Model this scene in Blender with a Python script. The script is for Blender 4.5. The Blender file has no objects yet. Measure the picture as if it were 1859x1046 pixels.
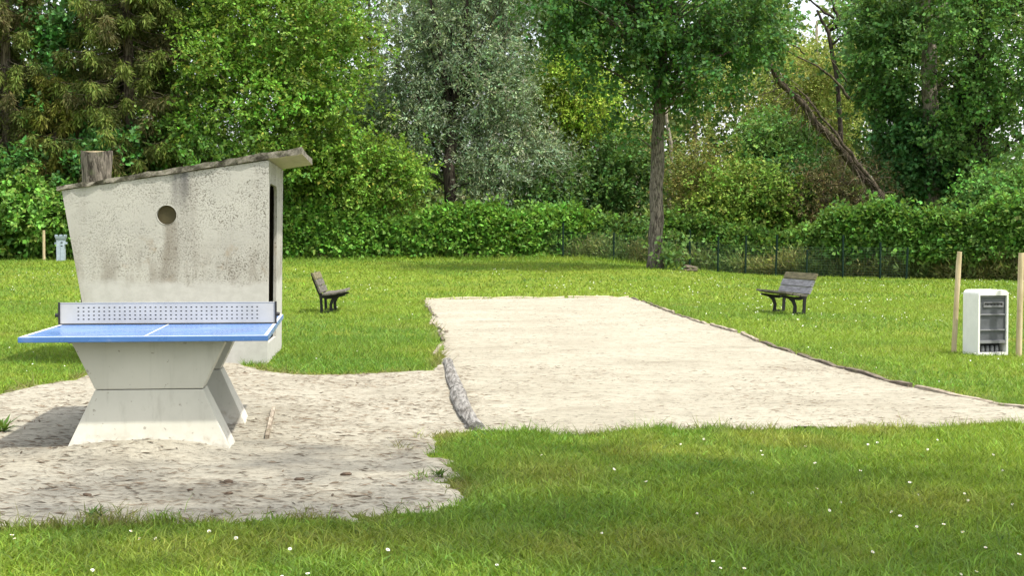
import bpy, bmesh, math, random
import numpy as np
from mathutils import Vector, Matrix
from mathutils.geometry import tessellate_polygon

random.seed(7)
RNG = np.random.default_rng(11)
SC = bpy.context.scene
COL = SC.collection

# ------------------------------------------------------------------ camera
FOC, PITCH, EYE = 2712.0, 0.03127, 1.353
cam_d = bpy.data.cameras.new('camera')
cam_d.lens = 36.0 * FOC / 1859.0
cam_d.sensor_width = 36.0
cam_d.clip_end = 3000
cam = bpy.data.objects.new('camera', cam_d)
cam.location = (0, 0, EYE)
cam.rotation_euler = (math.pi / 2 - PITCH, 0, 0)
COL.objects.link(cam)
SC.camera = cam

# ------------------------------------------------------------------ sky and sun
SUN = Vector((0.40, -0.22, 0.89)).normalized()          # direction towards the sun
world = bpy.data.worlds.new('World')
SC.world = world
world.use_nodes = True
wn = world.node_tree
sky = wn.nodes.new('ShaderNodeTexSky')
sky.sky_type = 'NISHITA'
sky.sun_disc = False
sky.sun_elevation = math.asin(SUN.z)
sky.sun_rotation = math.atan2(SUN.x, SUN.y)
sky.air_density = 1.0
sky.dust_density = 5.0
# broken white cloud over the blue
w_co = wn.nodes.new('ShaderNodeTexCoord'); w_no = wn.nodes.new('ShaderNodeTexNoise'); w_rg = wn.nodes.new('ShaderNodeMapRange'); w_mx = wn.nodes.new('ShaderNodeMix')
w_no.inputs['Scale'].default_value = 2.2; w_no.inputs['Detail'].default_value = 5
w_rg.inputs[1].default_value = 0.35; w_rg.inputs[2].default_value = 0.62; w_rg.inputs[3].default_value = 0.25; w_rg.inputs[4].default_value = 0.95
w_mx.data_type = 'RGBA'; w_mx.inputs[7].default_value = (6.0, 6.0, 6.0, 1)
wn.links.new(w_co.outputs['Generated'], w_no.inputs['Vector']); wn.links.new(w_no.outputs['Fac'], w_rg.inputs[0]); wn.links.new(w_rg.outputs[0], w_mx.inputs[0])
wn.links.new(sky.outputs[0], w_mx.inputs[6]); wn.links.new(w_mx.outputs[2], wn.nodes['Background'].inputs[0])
wn.nodes['Background'].inputs[1].default_value = 0.15
sun_d = bpy.data.lights.new('sun', 'SUN')
sun_d.energy = 3.2
sun_d.angle = math.radians(1.6)
sun_d.color = (1.0, 0.94, 0.84)
sun = bpy.data.objects.new('sun', sun_d)
sun.rotation_euler = (-SUN).to_track_quat('-Z', 'Y').to_euler()
COL.objects.link(sun)

SC.view_settings.view_transform = 'Standard'
SC.view_settings.look = 'None'
SC.view_settings.gamma = 1.0
SC.view_settings.use_curve_mapping = False
SC.view_settings.exposure = 1.25
SC.render.engine = 'CYCLES'
SC.cycles.use_denoising = True
SC.cycles.max_bounces = 6
SC.cycles.diffuse_bounces = 3
SC.cycles.glossy_bounces = 2
SC.cycles.transmission_bounces = 3
SC.cycles.transparent_max_bounces = 4
SC.cycles.caustics_reflective = False
SC.cycles.caustics_refractive = False

# ------------------------------------------------------------------ helpers: numbers
def hash2(ix, iy, seed=0):
    h = (ix.astype(np.int64) * 374761393 + iy.astype(np.int64) * 668265263 + seed * 144269) & 0xFFFFFFFF
    h = ((h ^ (h >> 13)) * 1274126177) & 0xFFFFFFFF
    h = h ^ (h >> 16)
    return (h & 0xFFFF) / 65535.0

def vnoise(x, y, seed=0):
    x = np.asarray(x, float); y = np.asarray(y, float)
    ix = np.floor(x).astype(np.int64); iy = np.floor(y).astype(np.int64)
    fx = x - ix; fy = y - iy
    fx = fx * fx * (3 - 2 * fx); fy = fy * fy * (3 - 2 * fy)
    a = hash2(ix, iy, seed); b = hash2(ix + 1, iy, seed)
    c = hash2(ix, iy + 1, seed); d = hash2(ix + 1, iy + 1, seed)
    return (a * (1 - fx) + b * fx) * (1 - fy) + (c * (1 - fx) + d * fx) * fy

def fbm(x, y, seed=0, o=3):
    s = 0; a = 1.0; t = 0
    for i in range(o):
        s = s + a * vnoise(x * 2 ** i, y * 2 ** i, seed + i * 17); t += a; a *= 0.5
    return s / t

def sstep(a, b, x):
    t = np.clip((x - a) / (b - a), 0, 1)
    return t * t * (3 - 2 * t)

def unit(v):
    return v / np.maximum(np.linalg.norm(v, axis=-1, keepdims=True), 1e-9)

def ground_z(x, y):
    x = np.asarray(x, float); y = np.asarray(y, float)
    side = 1.0 - 0.9 * sstep(2.0, 10.0, x)
    z = 0.66 * sstep(34, 62, y) * side
    z = z + 0.16 * np.exp(-(((x - 5.2) / 2.2) ** 2 + ((y - 49.5) / 3.0) ** 2))
    return z

def WX(px, d): return (px - 929.5) / FOC * d
def WZ(py, d): return EYE + (438.2 - py) * d / FOC
def W3(px, py, d): return (WX(px, d), d, WZ(py, d))

def G(px, py, z=0.0):
    """ground point (at height z) that the surveyed image point falls on"""
    u = (px - 929.5) / FOC; v = (523 - py) / FOC
    cp, sp = math.cos(PITCH), math.sin(PITCH)
    dy = cp + v * sp; dz = -sp + v * cp
    t = (z - EYE) / dz
    return (u * t, dy * t)

def inpoly(px, py, poly):
    r = np.zeros(len(px), bool)
    n = len(poly); j = n - 1
    for i in range(n):
        xi, yi = poly[i]; xj, yj = poly[j]
        c = ((yi > py) != (yj > py)) & (px < (xj - xi) * (py - yi) / (yj - yi + 1e-12) + xi)
        r ^= c; j = i
    return r

def polydist(px, py, poly):
    d = np.full(len(px), 1e9)
    n = len(poly)
    for i in range(n):
        ax, ay = poly[i]; bx, by = poly[(i + 1) % n]
        vx, vy = bx - ax, by - ay
        t = np.clip(((px - ax) * vx + (py - ay) * vy) / (vx * vx + vy * vy + 1e-12), 0, 1)
        d = np.minimum(d, np.hypot(px - ax - t * vx, py - ay - t * vy))
    return d

# ------------------------------------------------------------------ helpers: objects
def link(name, me, mat=None, parent=None, loc=(0, 0, 0), rot=(0, 0, 0)):
    o = bpy.data.objects.new(name, me)
    COL.objects.link(o)
    if mat is not None and me is not None and len(me.materials) == 0:
        me.materials.append(mat)
    o.location = loc; o.rotation_euler = rot
    if parent is not None: o.parent = parent
    return o

def tag(o, label, cat, group=None):
    o['label'] = label; o['category'] = cat
    if group: o['group'] = group
    return o

def thing(name, label, cat, loc=(0, 0, 0), rz=0.0, group=None):
    o = bpy.data.objects.new(name, None)
    o.empty_display_size = 0.1
    COL.objects.link(o); o.location = loc; o.rotation_euler = (0, 0, rz)
    return tag(o, label, cat, group)

def np_mesh(name, V, F, k, col=None, smooth=False):
    """V (n,3), F (m,k) index array, optional point colours"""
    me = bpy.data.meshes.new(name)
    V = np.ascontiguousarray(V, np.float32); F = np.ascontiguousarray(F, np.int32)
    me.vertices.add(len(V)); me.vertices.foreach_set('co', V.ravel())
    m = len(F)
    me.loops.add(m * k); me.loops.foreach_set('vertex_index', F.ravel())
    me.polygons.add(m)
    me.polygons.foreach_set('loop_start', np.arange(0, m * k, k, dtype=np.int32))
    me.polygons.foreach_set('loop_total', np.full(m, k, np.int32))
    if smooth: me.polygons.foreach_set('use_smooth', np.ones(m, bool))
    me.update(calc_edges=True)
    if col is not None:
        a = me.attributes.new('col', 'FLOAT_COLOR', 'POINT')
        c = np.ones((len(V), 4), np.float32); c[:, :3] = col
        a.data.foreach_set('color', c.ravel())
    return me

class MB:
    """collects boxes, prisms and tubes into one mesh"""
    def __init__(s): s.v = []; s.f = []
    def add(s, vs, fs):
        n = len(s.v); s.v += [tuple(v) for v in vs]; s.f += [tuple(i + n for i in f) for f in fs]
        return s
    def box(s, x0, x1, y0, y1, z0, z1, M=None):
        vs = [(x0, y0, z0), (x1, y0, z0), (x1, y1, z0), (x0, y1, z0), (x0, y0, z1), (x1, y0, z1), (x1, y1, z1), (x0, y1, z1)]
        if M is not None: vs = [tuple(M @ Vector(v)) for v in vs]
        return s.add(vs, [(3, 2, 1, 0), (4, 5, 6, 7), (0, 1, 5, 4), (1, 2, 6, 5), (2, 3, 7, 6), (3, 0, 4, 7)])
    def loft(s, a, b):
        """two polygons with the same number of corners"""
        n = len(a)
        fs = [tuple(range(n))[::-1], tuple(range(n, 2 * n))]
        for i in range(n):
            j = (i + 1) % n; fs.append((i, j, n + j, n + i))
        return s.add(list(a) + list(b), fs)
    def tube(s, pts, rads, n=8, cap=True, jitter=0.0):
        pts = [Vector(p) for p in pts]; base = len(s.v); m = len(pts)
        ref = Vector((0, 0, 1)) if abs((pts[-1] - pts[0]).normalized().z) < 0.8 else Vector((0, 1, 0))
        vs = []
        for i, p in enumerate(pts):
            t = (pts[min(i + 1, m - 1)] - pts[max(i - 1, 0)]).normalized()
            a = t.cross(ref).normalized(); b = t.cross(a)
            for k in range(n):
                an = 2 * math.pi * k / n
                r = rads[i] * (1 + random.uniform(-jitter, jitter))
                vs.append(p + (a * math.cos(an) + b * math.sin(an)) * r)
        fs = []
        for i in range(m - 1):
            for k in range(n):
                k2 = (k + 1) % n
                fs.append((i * n + k, i * n + k2, (i + 1) * n + k2, (i + 1) * n + k))
        if cap: fs += [tuple(range(n)), tuple(range((m - 1) * n, m * n))[::-1]]
        return s.add(vs, fs)
    def plate(s, outer, holes, to3, t):
        """flat polygon with holes, given thickness; to3(u,v,w) maps to 3d"""
        loops = [outer] + holes
        flat = [p for l in loops for p in l]
        tris = tessellate_polygon([[Vector((p[0], p[1], 0)) for p in l] for l in loops])
        n = len(flat)
        vs = [to3(p[0], p[1], 0) for p in flat] + [to3(p[0], p[1], t) for p in flat]
        fs = [tuple(tr) for tr in tris] + [tuple(i + n for i in reversed(tr)) for tr in tris]
        o = 0
        for l in loops:
            for i in range(len(l)):
                j = (i + 1) % len(l); fs.append((o + i, o + j, n + o + j, n + o + i))
            o += len(l)
        return s.add(vs, fs)
    def mesh(s, name, smooth=False, bevel=0.0, seg=2):
        me = bpy.data.meshes.new(name)
        me.from_pydata(s.v, [], s.f)
        bm = bmesh.new(); bm.from_mesh(me)
        bmesh.ops.recalc_face_normals(bm, faces=bm.faces)
        if bevel > 0:
            es = [e for e in bm.edges if len(e.link_faces) == 2 and e.calc_face_angle(0) > 0.5]
            bmesh.ops.bevel(bm, geom=es, offset=bevel, segments=seg, affect='EDGES', profile=0.6, clamp_overlap=True)
        if smooth:
            for f in bm.faces: f.smooth = True
        bm.to_mesh(me); bm.free()
        return me
    def build(s, name, mat, parent=None, smooth=False, bevel=0.0, loc=(0, 0, 0), rot=(0, 0, 0)):
        return link(name, s.mesh(name, smooth, bevel), mat, parent, loc, rot)

def copy_tree(o, parent=None):
    c = o.copy(); COL.objects.link(c); c.parent = parent
    for ch in list(o.children): copy_tree(ch, c)
    return c

# ------------------------------------------------------------------ helpers: materials
class NT:
    def __init__(s, name):
        s.m = bpy.data.materials.new(name); s.m.use_nodes = True
        s.t = s.m.node_tree; s.b = s.t.nodes['Principled BSDF']; s.out = s.t.nodes['Material Output']
        s._c = None
    def node(s, ty): return s.t.nodes.new(ty)
    def put(s, sock, v):
        if v is None: return
        if isinstance(v, bpy.types.NodeSocket): s.t.links.new(v, sock)
        else:
            if isinstance(v, tuple) and len(v) == 3 and sock.type == 'RGBA': v = v + (1,)
            sock.default_value = v
    def coord(s, scale=(1, 1, 1), kind='Object'):
        if s._c is None: s._c = s.node('ShaderNodeTexCoord')
        if scale == (1, 1, 1): return s._c.outputs[kind]
        mp = s.node('ShaderNodeMapping'); s.t.links.new(s._c.outputs[kind], mp.inputs[0])
        mp.inputs['Scale'].default_value = scale
        return mp.outputs[0]
    def noise(s, scale, detail=3, rough=0.55, vec=None, dist=0.0):
        n = s.node('ShaderNodeTexNoise'); n.inputs['Scale'].default_value = scale
        n.inputs['Detail'].default_value = detail; n.inputs['Roughness'].default_value = rough
        n.inputs['Distortion'].default_value = dist
        s.put(n.inputs['Vector'], vec if vec is not None else s.coord())
        return n.outputs['Fac']
    def voro(s, scale, vec=None, feature='F1'):
        n = s.node('ShaderNodeTexVoronoi'); n.feature = feature; n.inputs['Scale'].default_value = scale
        s.put(n.inputs['Vector'], vec if vec is not None else s.coord())
        return n.outputs['Distance']
    def math(s, op, a, b=None, c=None):
        n = s.node('ShaderNodeMath'); n.operation = op
        s.put(n.inputs[0], a); s.put(n.inputs[1], b); s.put(n.inputs[2], c)
        return n.outputs[0]
    def range(s, v, a, b, c=0.0, d=1.0, smooth=True):
        n = s.node('ShaderNodeMapRange'); n.interpolation_type = 'SMOOTHSTEP' if smooth else 'LINEAR'
        s.put(n.inputs[0], v)
        for i, q in enumerate((a, b, c, d)): n.inputs[i + 1].default_value = q
        return n.outputs[0]
    def mix(s, f, a, b):
        n = s.node('ShaderNodeMix'); n.data_type = 'RGBA'
        s.put(n.inputs[0], f); s.put(n.inputs[6], a); s.put(n.inputs[7], b)
        return n.outputs[2]
    def sep(s, v=None):
        n = s.node('ShaderNodeSeparateXYZ'); s.put(n.inputs[0], v if v is not None else s.coord())
        return n.outputs
    def attr(s, name):
        n = s.node('ShaderNodeAttribute'); n.attribute_name = name
        return n.outputs['Color']
    def bump(s, h, strength=0.5, dist=0.02):
        n = s.node('ShaderNodeBump'); n.inputs['Strength'].default_value = strength
        n.inputs['Distance'].default_value = dist; s.put(n.inputs['Height'], h)
        s.put(s.b.inputs['Normal'], n.outputs[0])
    def fin(s, col=None, rough=0.8, metal=0.0, spec=0.3):
        s.put(s.b.inputs['Base Color'], col); s.put(s.b.inputs['Roughness'], rough)
        s.put(s.b.inputs['Metallic'], metal); s.put(s.b.inputs['Specular IOR Level'], spec)
        return s.m

def mat_leaf(name, trans=0.35, rough=0.6, spec=0.2):
    n = NT(name); c = n.attr('col')
    n.fin(c, rough, 0, spec)
    tr = n.node('ShaderNodeBsdfTranslucent')
    n.put(tr.inputs[0], n.mix(0.35, c, (0.22, 0.30, 0.03)))
    mx = n.node('ShaderNodeMixShader'); mx.inputs[0].default_value = trans
    n.t.links.new(n.b.outputs[0], mx.inputs[1]); n.t.links.new(tr.outputs[0], mx.inputs[2])
    n.t.links.new(mx.outputs[0], n.out.inputs[0])
    return n.m

def mat_bark(name, a, b, scale=6.0, stretch=0.18, strength=0.8):
    n = NT(name); v = n.coord((1, 1, stretch))
    w = n.noise(scale * 2.2, 5, 0.65, v, 0.6)
    w2 = n.noise(scale * 0.5, 3, 0.6)
    c = n.mix(n.range(w, 0.36, 0.62), a, b)
    c = n.mix(n.range(w2, 0.55, 0.72, 0, 0.5), c, (0.10, 0.12, 0.06))
    n.bump(w, strength, 0.05)
    return n.fin(c, 0.9, 0, 0.1)

def mat_plain(name, col, rough=0.6, metal=0.0, var=0.12, scale=8.0, bump=0.0, spec=0.35):
    n = NT(name); w = n.noise(scale, 4, 0.6)
    c0 = tuple(x * (1 - var) for x in col); c1 = tuple(min(1, x * (1 + var)) for x in col)
    if bump: n.bump(n.noise(scale * 6, 3), bump, 0.01)
    return n.fin(n.mix(n.range(w, 0.3, 0.7), c0, c1), rough, metal, spec)

M = {}
M['leaf'] = mat_leaf('leaf')
M['leaf_matte'] = mat_leaf('leaf_matte', 0.25, 0.75, 0.15)
M['grass'] = mat_leaf('grass_blade', 0.40, 0.55, 0.25)
M['bark'] = mat_bark('bark_brown', (0.035, 0.028, 0.02), (0.15, 0.125, 0.095))
M['bark_dark'] = mat_bark('bark_dark', (0.012, 0.010, 0.008), (0.05, 0.042, 0.032))
M['bark_pale'] = mat_bark('bark_pale', (0.11, 0.095, 0.07), (0.32, 0.29, 0.23))
M['bark_mid'] = mat_bark('bark_mid', (0.018, 0.015, 0.011), (0.085, 0.070, 0.050))
M['bark_stump'] = mat_bark('bark_stump', (0.034, 0.029, 0.024), (0.175, 0.155, 0.130), 9.0, 0.22, 1.0)

# ------------------------------------------------------------------ ground outlines (surveyed on the flat)
COURT_PX = [(770, 545), (785, 580), (797, 610), (806, 650), (836, 715), (872, 786), (1040, 785), (1200, 782), (1520, 776), (1859, 769),
            (2060, 775), (1970, 762), (1859, 742), (1720, 716), (1640, 700), (1560, 678), (1480, 655), (1400, 630), (1340, 605),
            (1275, 587), (1215, 567), (1150, 541)]
PAD_PX = [(806, 652), (836, 715), (872, 786), (800, 796), (772, 812), (780, 838), (815, 860), (838, 900), (826, 922), (760, 931), (700, 937), (640, 946),
          (400, 951), (200, 953), (-60, 958), (-500, 965), (-500, 850), (-200, 770), (-80, 738), (0, 716), (60, 702), (140, 690), (190, 670), (300, 655), (430, 660),
          (475, 673), (545, 681), (620, 682), (720, 677), (790, 673)]
COURT = [G(*p) for p in COURT_PX]
PAD = [G(*p) for p in PAD_PX]

def wobble(x, y):
    return (x + 0.11 * (fbm(x * 2.3, y * 2.3, 5) - 0.5) * 2 + 0.05 * (vnoise(x * 9, y * 9, 6) - 0.5) * 2,
            y + 0.16 * (fbm(x * 2.3 + 40, y * 2.3, 8) - 0.5) * 2 + 0.06 * (vnoise(x * 9, y * 9, 9) - 0.5) * 2)

def sand_signed(x, y):
    """positive inside the sand: distance from the ragged edge"""
    a, b = wobble(x, y)
    wt = np.where(y > 12.5, 0.45, 1.35)
    a = x + (a - x) * wt; b = y + (b - y) * wt
    s = np.full(len(x), -1e9)
    for P in (COURT, PAD):
        d = polydist(a, b, P); s = np.maximum(s, np.where(inpoly(a, b, P), d, -d))
    # the two areas share the log edge: no seam there
    return s

# ------------------------------------------------------------------ lawn
def build_lawn():
    xs = np.unique(np.concatenate([np.linspace(-600, -40, 20), np.linspace(-40, 40, 81), np.linspace(40, 600, 20)]))
    ys = np.unique(np.concatenate([np.linspace(-300, -6, 12), np.linspace(-6, 75, 82), np.linspace(75, 1500, 24)]))
    X, Y = np.meshgrid(xs, ys)
    Z = ground_z(X, Y) + 0.02 * (fbm(X * 0.5, Y * 0.5, 3) - 0.5) * sstep(36, 45, Y)
    V = np.stack([X.ravel(), Y.ravel(), Z.ravel()], 1)
    nx, ny = len(xs), len(ys)
    i, j = np.meshgrid(np.arange(nx - 1), np.arange(ny - 1))
    a = (j * nx + i).ravel()
    F = np.stack([a, a + 1, a + nx + 1, a + nx], 1)
    n = NT('lawn_soil')
    big = n.noise(0.35, 3, 0.6); mid = n.noise(2.2, 4, 0.65); fine = n.noise(28, 4, 0.7)
    c = n.mix(n.range(big, 0.35, 0.65), (0.130, 0.185, 0.020), (0.165, 0.205, 0.024))
    c = n.mix(n.range(mid, 0.42, 0.66, 0, 0.6), c, (0.10, 0.155, 0.018))
    c = n.mix(n.range(fine, 0.45, 0.7, 0, 0.6), c, (0.07, 0.10, 0.016))
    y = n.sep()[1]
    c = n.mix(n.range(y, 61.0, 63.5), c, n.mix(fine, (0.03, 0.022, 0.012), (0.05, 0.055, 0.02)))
    n.bump(n.math('ADD', fine, n.noise(9, 3)), 0.9, 0.05)
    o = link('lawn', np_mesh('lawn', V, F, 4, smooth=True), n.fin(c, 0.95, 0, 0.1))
    o['kind'] = 'structure'
build_lawn()

# ------------------------------------------------------------------ sand surfaces
def mat_sand(name, a, b, dirt):
    n = NT(name)
    big = n.noise(0.7, 4, 0.6); mid = n.noise(5, 4, 0.65); v = n.coord((0.45, 1, 1))
    fine = n.noise(30, 5, 0.75, v, 0.5); gr = n.noise(120, 2, 0.6)
    c = n.mix(n.range(big, 0.3, 0.7), a, b)
    c = n.mix(n.range(n.noise(1.7, 5, 0.7, n.coord((0.5, 1, 1)), 0.6), 0.52, 0.68, 0, 0.5), c, dirt)
    rake = n.noise(5.5, 5, 0.75, n.coord((0.30, 1, 1)), 1.2)
    c = n.mix(n.range(rake, 0.50, 0.70, 0, 0.40), c, dirt)
    c = n.mix(n.range(mid, 0.50, 0.75, 0, 0.55), c, dirt)
    c = n.mix(n.range(fine, 0.52, 0.66, 0, 0.85), c, tuple(x * 0.5 for x in dirt))
    c = n.mix(n.range(gr, 0.35, 0.7, 0, 0.25), c, tuple(x * 0.55 for x in a))
    h = n.math('ADD', n.math('MULTIPLY', fine, 1.2), n.math('MULTIPLY', gr, 0.35))
    n.bump(h, 0.8, 0.03)
    return n.fin(c, 0.95, 0, 0.12)

TABLE_O = (-2.290, 9.282); TABLE_YAW = 0.1169
def table_world(x, y):
    c, s = math.cos(TABLE_YAW), math.sin(TABLE_YAW)
    return (TABLE_O[0] + x * c - y * s, TABLE_O[1] + x * s + y * c)

def sand_height(x, y):
    z = 0.012 + 0.020 * (fbm(x * 2.2, y * 2.2, 21) - 0.5) + 0.010 * (fbm(x * 11, y * 11, 22) - 0.5)
    for (tx, ty, h, r) in ((-0.10, 0.10, 0.075, 0.34), (0.30, 0.16, 0.05, 0.26), (-0.45, 0.02, 0.03, 0.3), (-0.9, 0.2, 0.03, 0.35)):
        cx, cy = table_world(tx, ty)
        z = z + h * np.exp(-((x - cx) ** 2 + (y - cy) ** 2) / r ** 2)
    return z

def build_sand(name, poly, step, mat, lift):
    P = np.array(poly); lo = P.min(0) - 0.4; hi = P.max(0) + 0.4
    lo[0] = max(lo[0], -7.5)
    xs = np.arange(lo[0], hi[0], step); ys = np.arange(lo[1], hi[1], step * 1.3)
    X, Y = np.meshgrid(xs, ys); x = X.ravel(); y = Y.ravel()
    wx, wy = wobble(x, y)
    wt = np.where(y > 12.5, 0.45, 1.35); wx = x + (wx - x) * wt; wy = y + (wy - y) * wt
    d = polydist(wx, wy, poly); sd = np.where(inpoly(wx, wy, poly), d, -d)
    other = sand_signed(x, y)
    e = np.maximum(sd, np.where(sd > -0.12, other, -1))
    z = (sand_height(x, y) + lift) * sstep(-0.05, 0.10, e) - 0.012 * (1 - sstep(-0.08, 0.04, e))
    nx, ny = len(xs), len(ys)
    ok = (sd > -0.12).reshape(ny, nx)
    i, j = np.meshgrid(np.arange(nx - 1), np.arange(ny - 1))
    keep = (ok[:-1, :-1] & ok[1:, :-1] & ok[:-1, 1:] & ok[1:, 1:]).ravel()
    a = (j * nx + i).ravel()[keep]
    F = np.stack([a, a + 1, a + nx + 1, a + nx], 1)
    used = np.unique(F); remap = np.full(nx * ny, -1); remap[used] = np.arange(len(used))
    V = np.stack([x, y, z], 1)[used]
    o = link(name, np_mesh(name, V, remap[F], 4, smooth=True), mat)
    o['kind'] = 'structure'
    return o

M['sand_court'] = mat_sand('sand_court', (0.365, 0.346, 0.278), (0.305, 0.288, 0.228), (0.19, 0.170, 0.126))
M['sand_pad'] = mat_sand('sand_pad', (0.365, 0.347, 0.283), (0.300, 0.283, 0.226), (0.19, 0.170, 0.128))
build_sand('gravel_court', COURT, 0.055, M['sand_court'], 0.004)
build_sand('sand_ground', PAD, 0.032, M['sand_pad'], 0.0)

def in_view(x, y, margin=1.2):
    return np.abs(x) < y * 0.3427 + margin

# litter: bark crumbs and twig bits lying on the sand
def build_litter():
    n = 110000
    x = RNG.uniform(-5, 8, n); y = RNG.uniform(7, 36, n)
    y = np.where(RNG.random(n) < 0.5, RNG.uniform(7, 16, n), y)
    s = sand_signed(x, y)
    dens = fbm(x * 1.3, y * 0.9, 31)
    w = sstep(0.38, 0.68, dens)
    pad = inpoly(x, y, PAD)
    w = np.where(pad, 0.30 + w * (0.6 + 0.9 * sstep(-2.6, -0.6, x)), 0.12 + w * 0.5)
    w = np.maximum(w, sstep(0.35, 0.05, s) * 0.9)
    k = (s > 0.02) & in_view(x, y, 0.4) & (RNG.random(n) < w)
    x, y, pad = x[k], y[k], pad[k]; n = len(x)
    z = sand_height(x, y) + 0.004
    a = RNG.normal(0, 0.55, n); L = RNG.gamma(1.7, 0.009, n) + 0.006; Wd = L * RNG.uniform(0.08, 0.20, n); H = np.minimum(Wd * 0.5, 0.006)
    L = np.minimum(L, 0.05)
    ca, sa = np.cos(a), np.sin(a)
    ux = np.stack([ca, sa, RNG.normal(0, 0.12, n)], 1); uy = np.stack([-sa, ca, RNG.normal(0, 0.1, n)], 1)
    P = np.stack([x, y, z], 1)
    Z = np.array([0, 0, 1.0])
    v0 = P - ux * L[:, None]; v1 = P + ux * L[:, None] * RNG.uniform(0.6, 1, n)[:, None]
    v2 = P + uy * Wd[:, None]; v3 = P - uy * Wd[:, None]; v4 = P + Z * H[:, None] + ux * (L * RNG.uniform(-.5, .5, n))[:, None]
    V = np.stack([v0, v1, v2, v3, v4], 1).reshape(-1, 3)
    b = np.arange(n)[:, None] * 5
    F = np.concatenate([b + np.array([[0, 3, 4]]), b + np.array([[3, 1, 4]]), b + np.array([[1, 2, 4]]), b + np.array([[2, 0, 4]])])
    t = RNG.random((n, 1))
    c = np.array([[0.05, 0.038, 0.026]]) * (1 - t) + np.array([[0.19, 0.15, 0.105]]) * t
    m = NT('bark_crumb'); m.fin(m.attr('col'), 0.9, 0, 0.1)
    o = link('bark_litter', np_mesh('bark_litter', V, F, 3, np.repeat(c, 5, 0)), m.m)
    o['kind'] = 'stuff'; o['label'] = 'small brown bark crumbs and twig bits strewn over the sand'; o['category'] = 'bark litter'
build_litter()

# ------------------------------------------------------------------ grass blades
def grass_tone(x, y):
    """colour of the sward: lush, ordinary and dry patches, painted shade by the hut"""
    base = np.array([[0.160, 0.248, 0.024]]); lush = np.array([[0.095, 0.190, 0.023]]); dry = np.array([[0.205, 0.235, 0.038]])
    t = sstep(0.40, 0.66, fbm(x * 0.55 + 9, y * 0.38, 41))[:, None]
    # lush tone also painted in as soft shade between hut, court and sand
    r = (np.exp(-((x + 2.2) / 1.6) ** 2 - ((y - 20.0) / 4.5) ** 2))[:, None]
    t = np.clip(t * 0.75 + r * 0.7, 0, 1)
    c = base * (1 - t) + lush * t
    d = sstep(0.57, 0.74, fbm(x * 0.8 + 3, y * 0.6 + 7, 43, 4))
    for (px, py, rx, ry) in ((1000, 865, 0.35, 0.7), (1170, 990, 0.30, 0.35), (1010, 1000, 0.25, 0.35), (1690, 915, 0.4, 0.4), (560, 985, 0.8, 0.35), (330, 1000, 0.5, 0.3)):
        gx, gy = G(px, py); d = np.maximum(d, 0.85 * np.exp(-((x - gx) / rx) ** 2 - ((y - gy) / ry) ** 2))
    d = (d * np.where(y > 22, 0.5, 1.0))[:, None]
    c = c * (1 - d) + dry * d
    s = sand_signed(x, y)                                   # worn brownish fringe next to the sand
    e = (sstep(-0.22, -0.02, s) * sstep(0.40, 0.62, fbm(x * 2.1, y * 1.6, 49)) * np.where(y < 20, 1.0, 0.5))[:, None]
    return c * (1 - 0.75 * e) + np.array([[0.17, 0.135, 0.055]]) * 0.75 * e

def scatter(n, y0, y1, margin):
    y = np.sqrt(RNG.uniform(y0 ** 2, y1 ** 2, n)); x = RNG.uniform(-1, 1, n) * (y * 0.3427 + margin)
    return x, y

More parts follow.
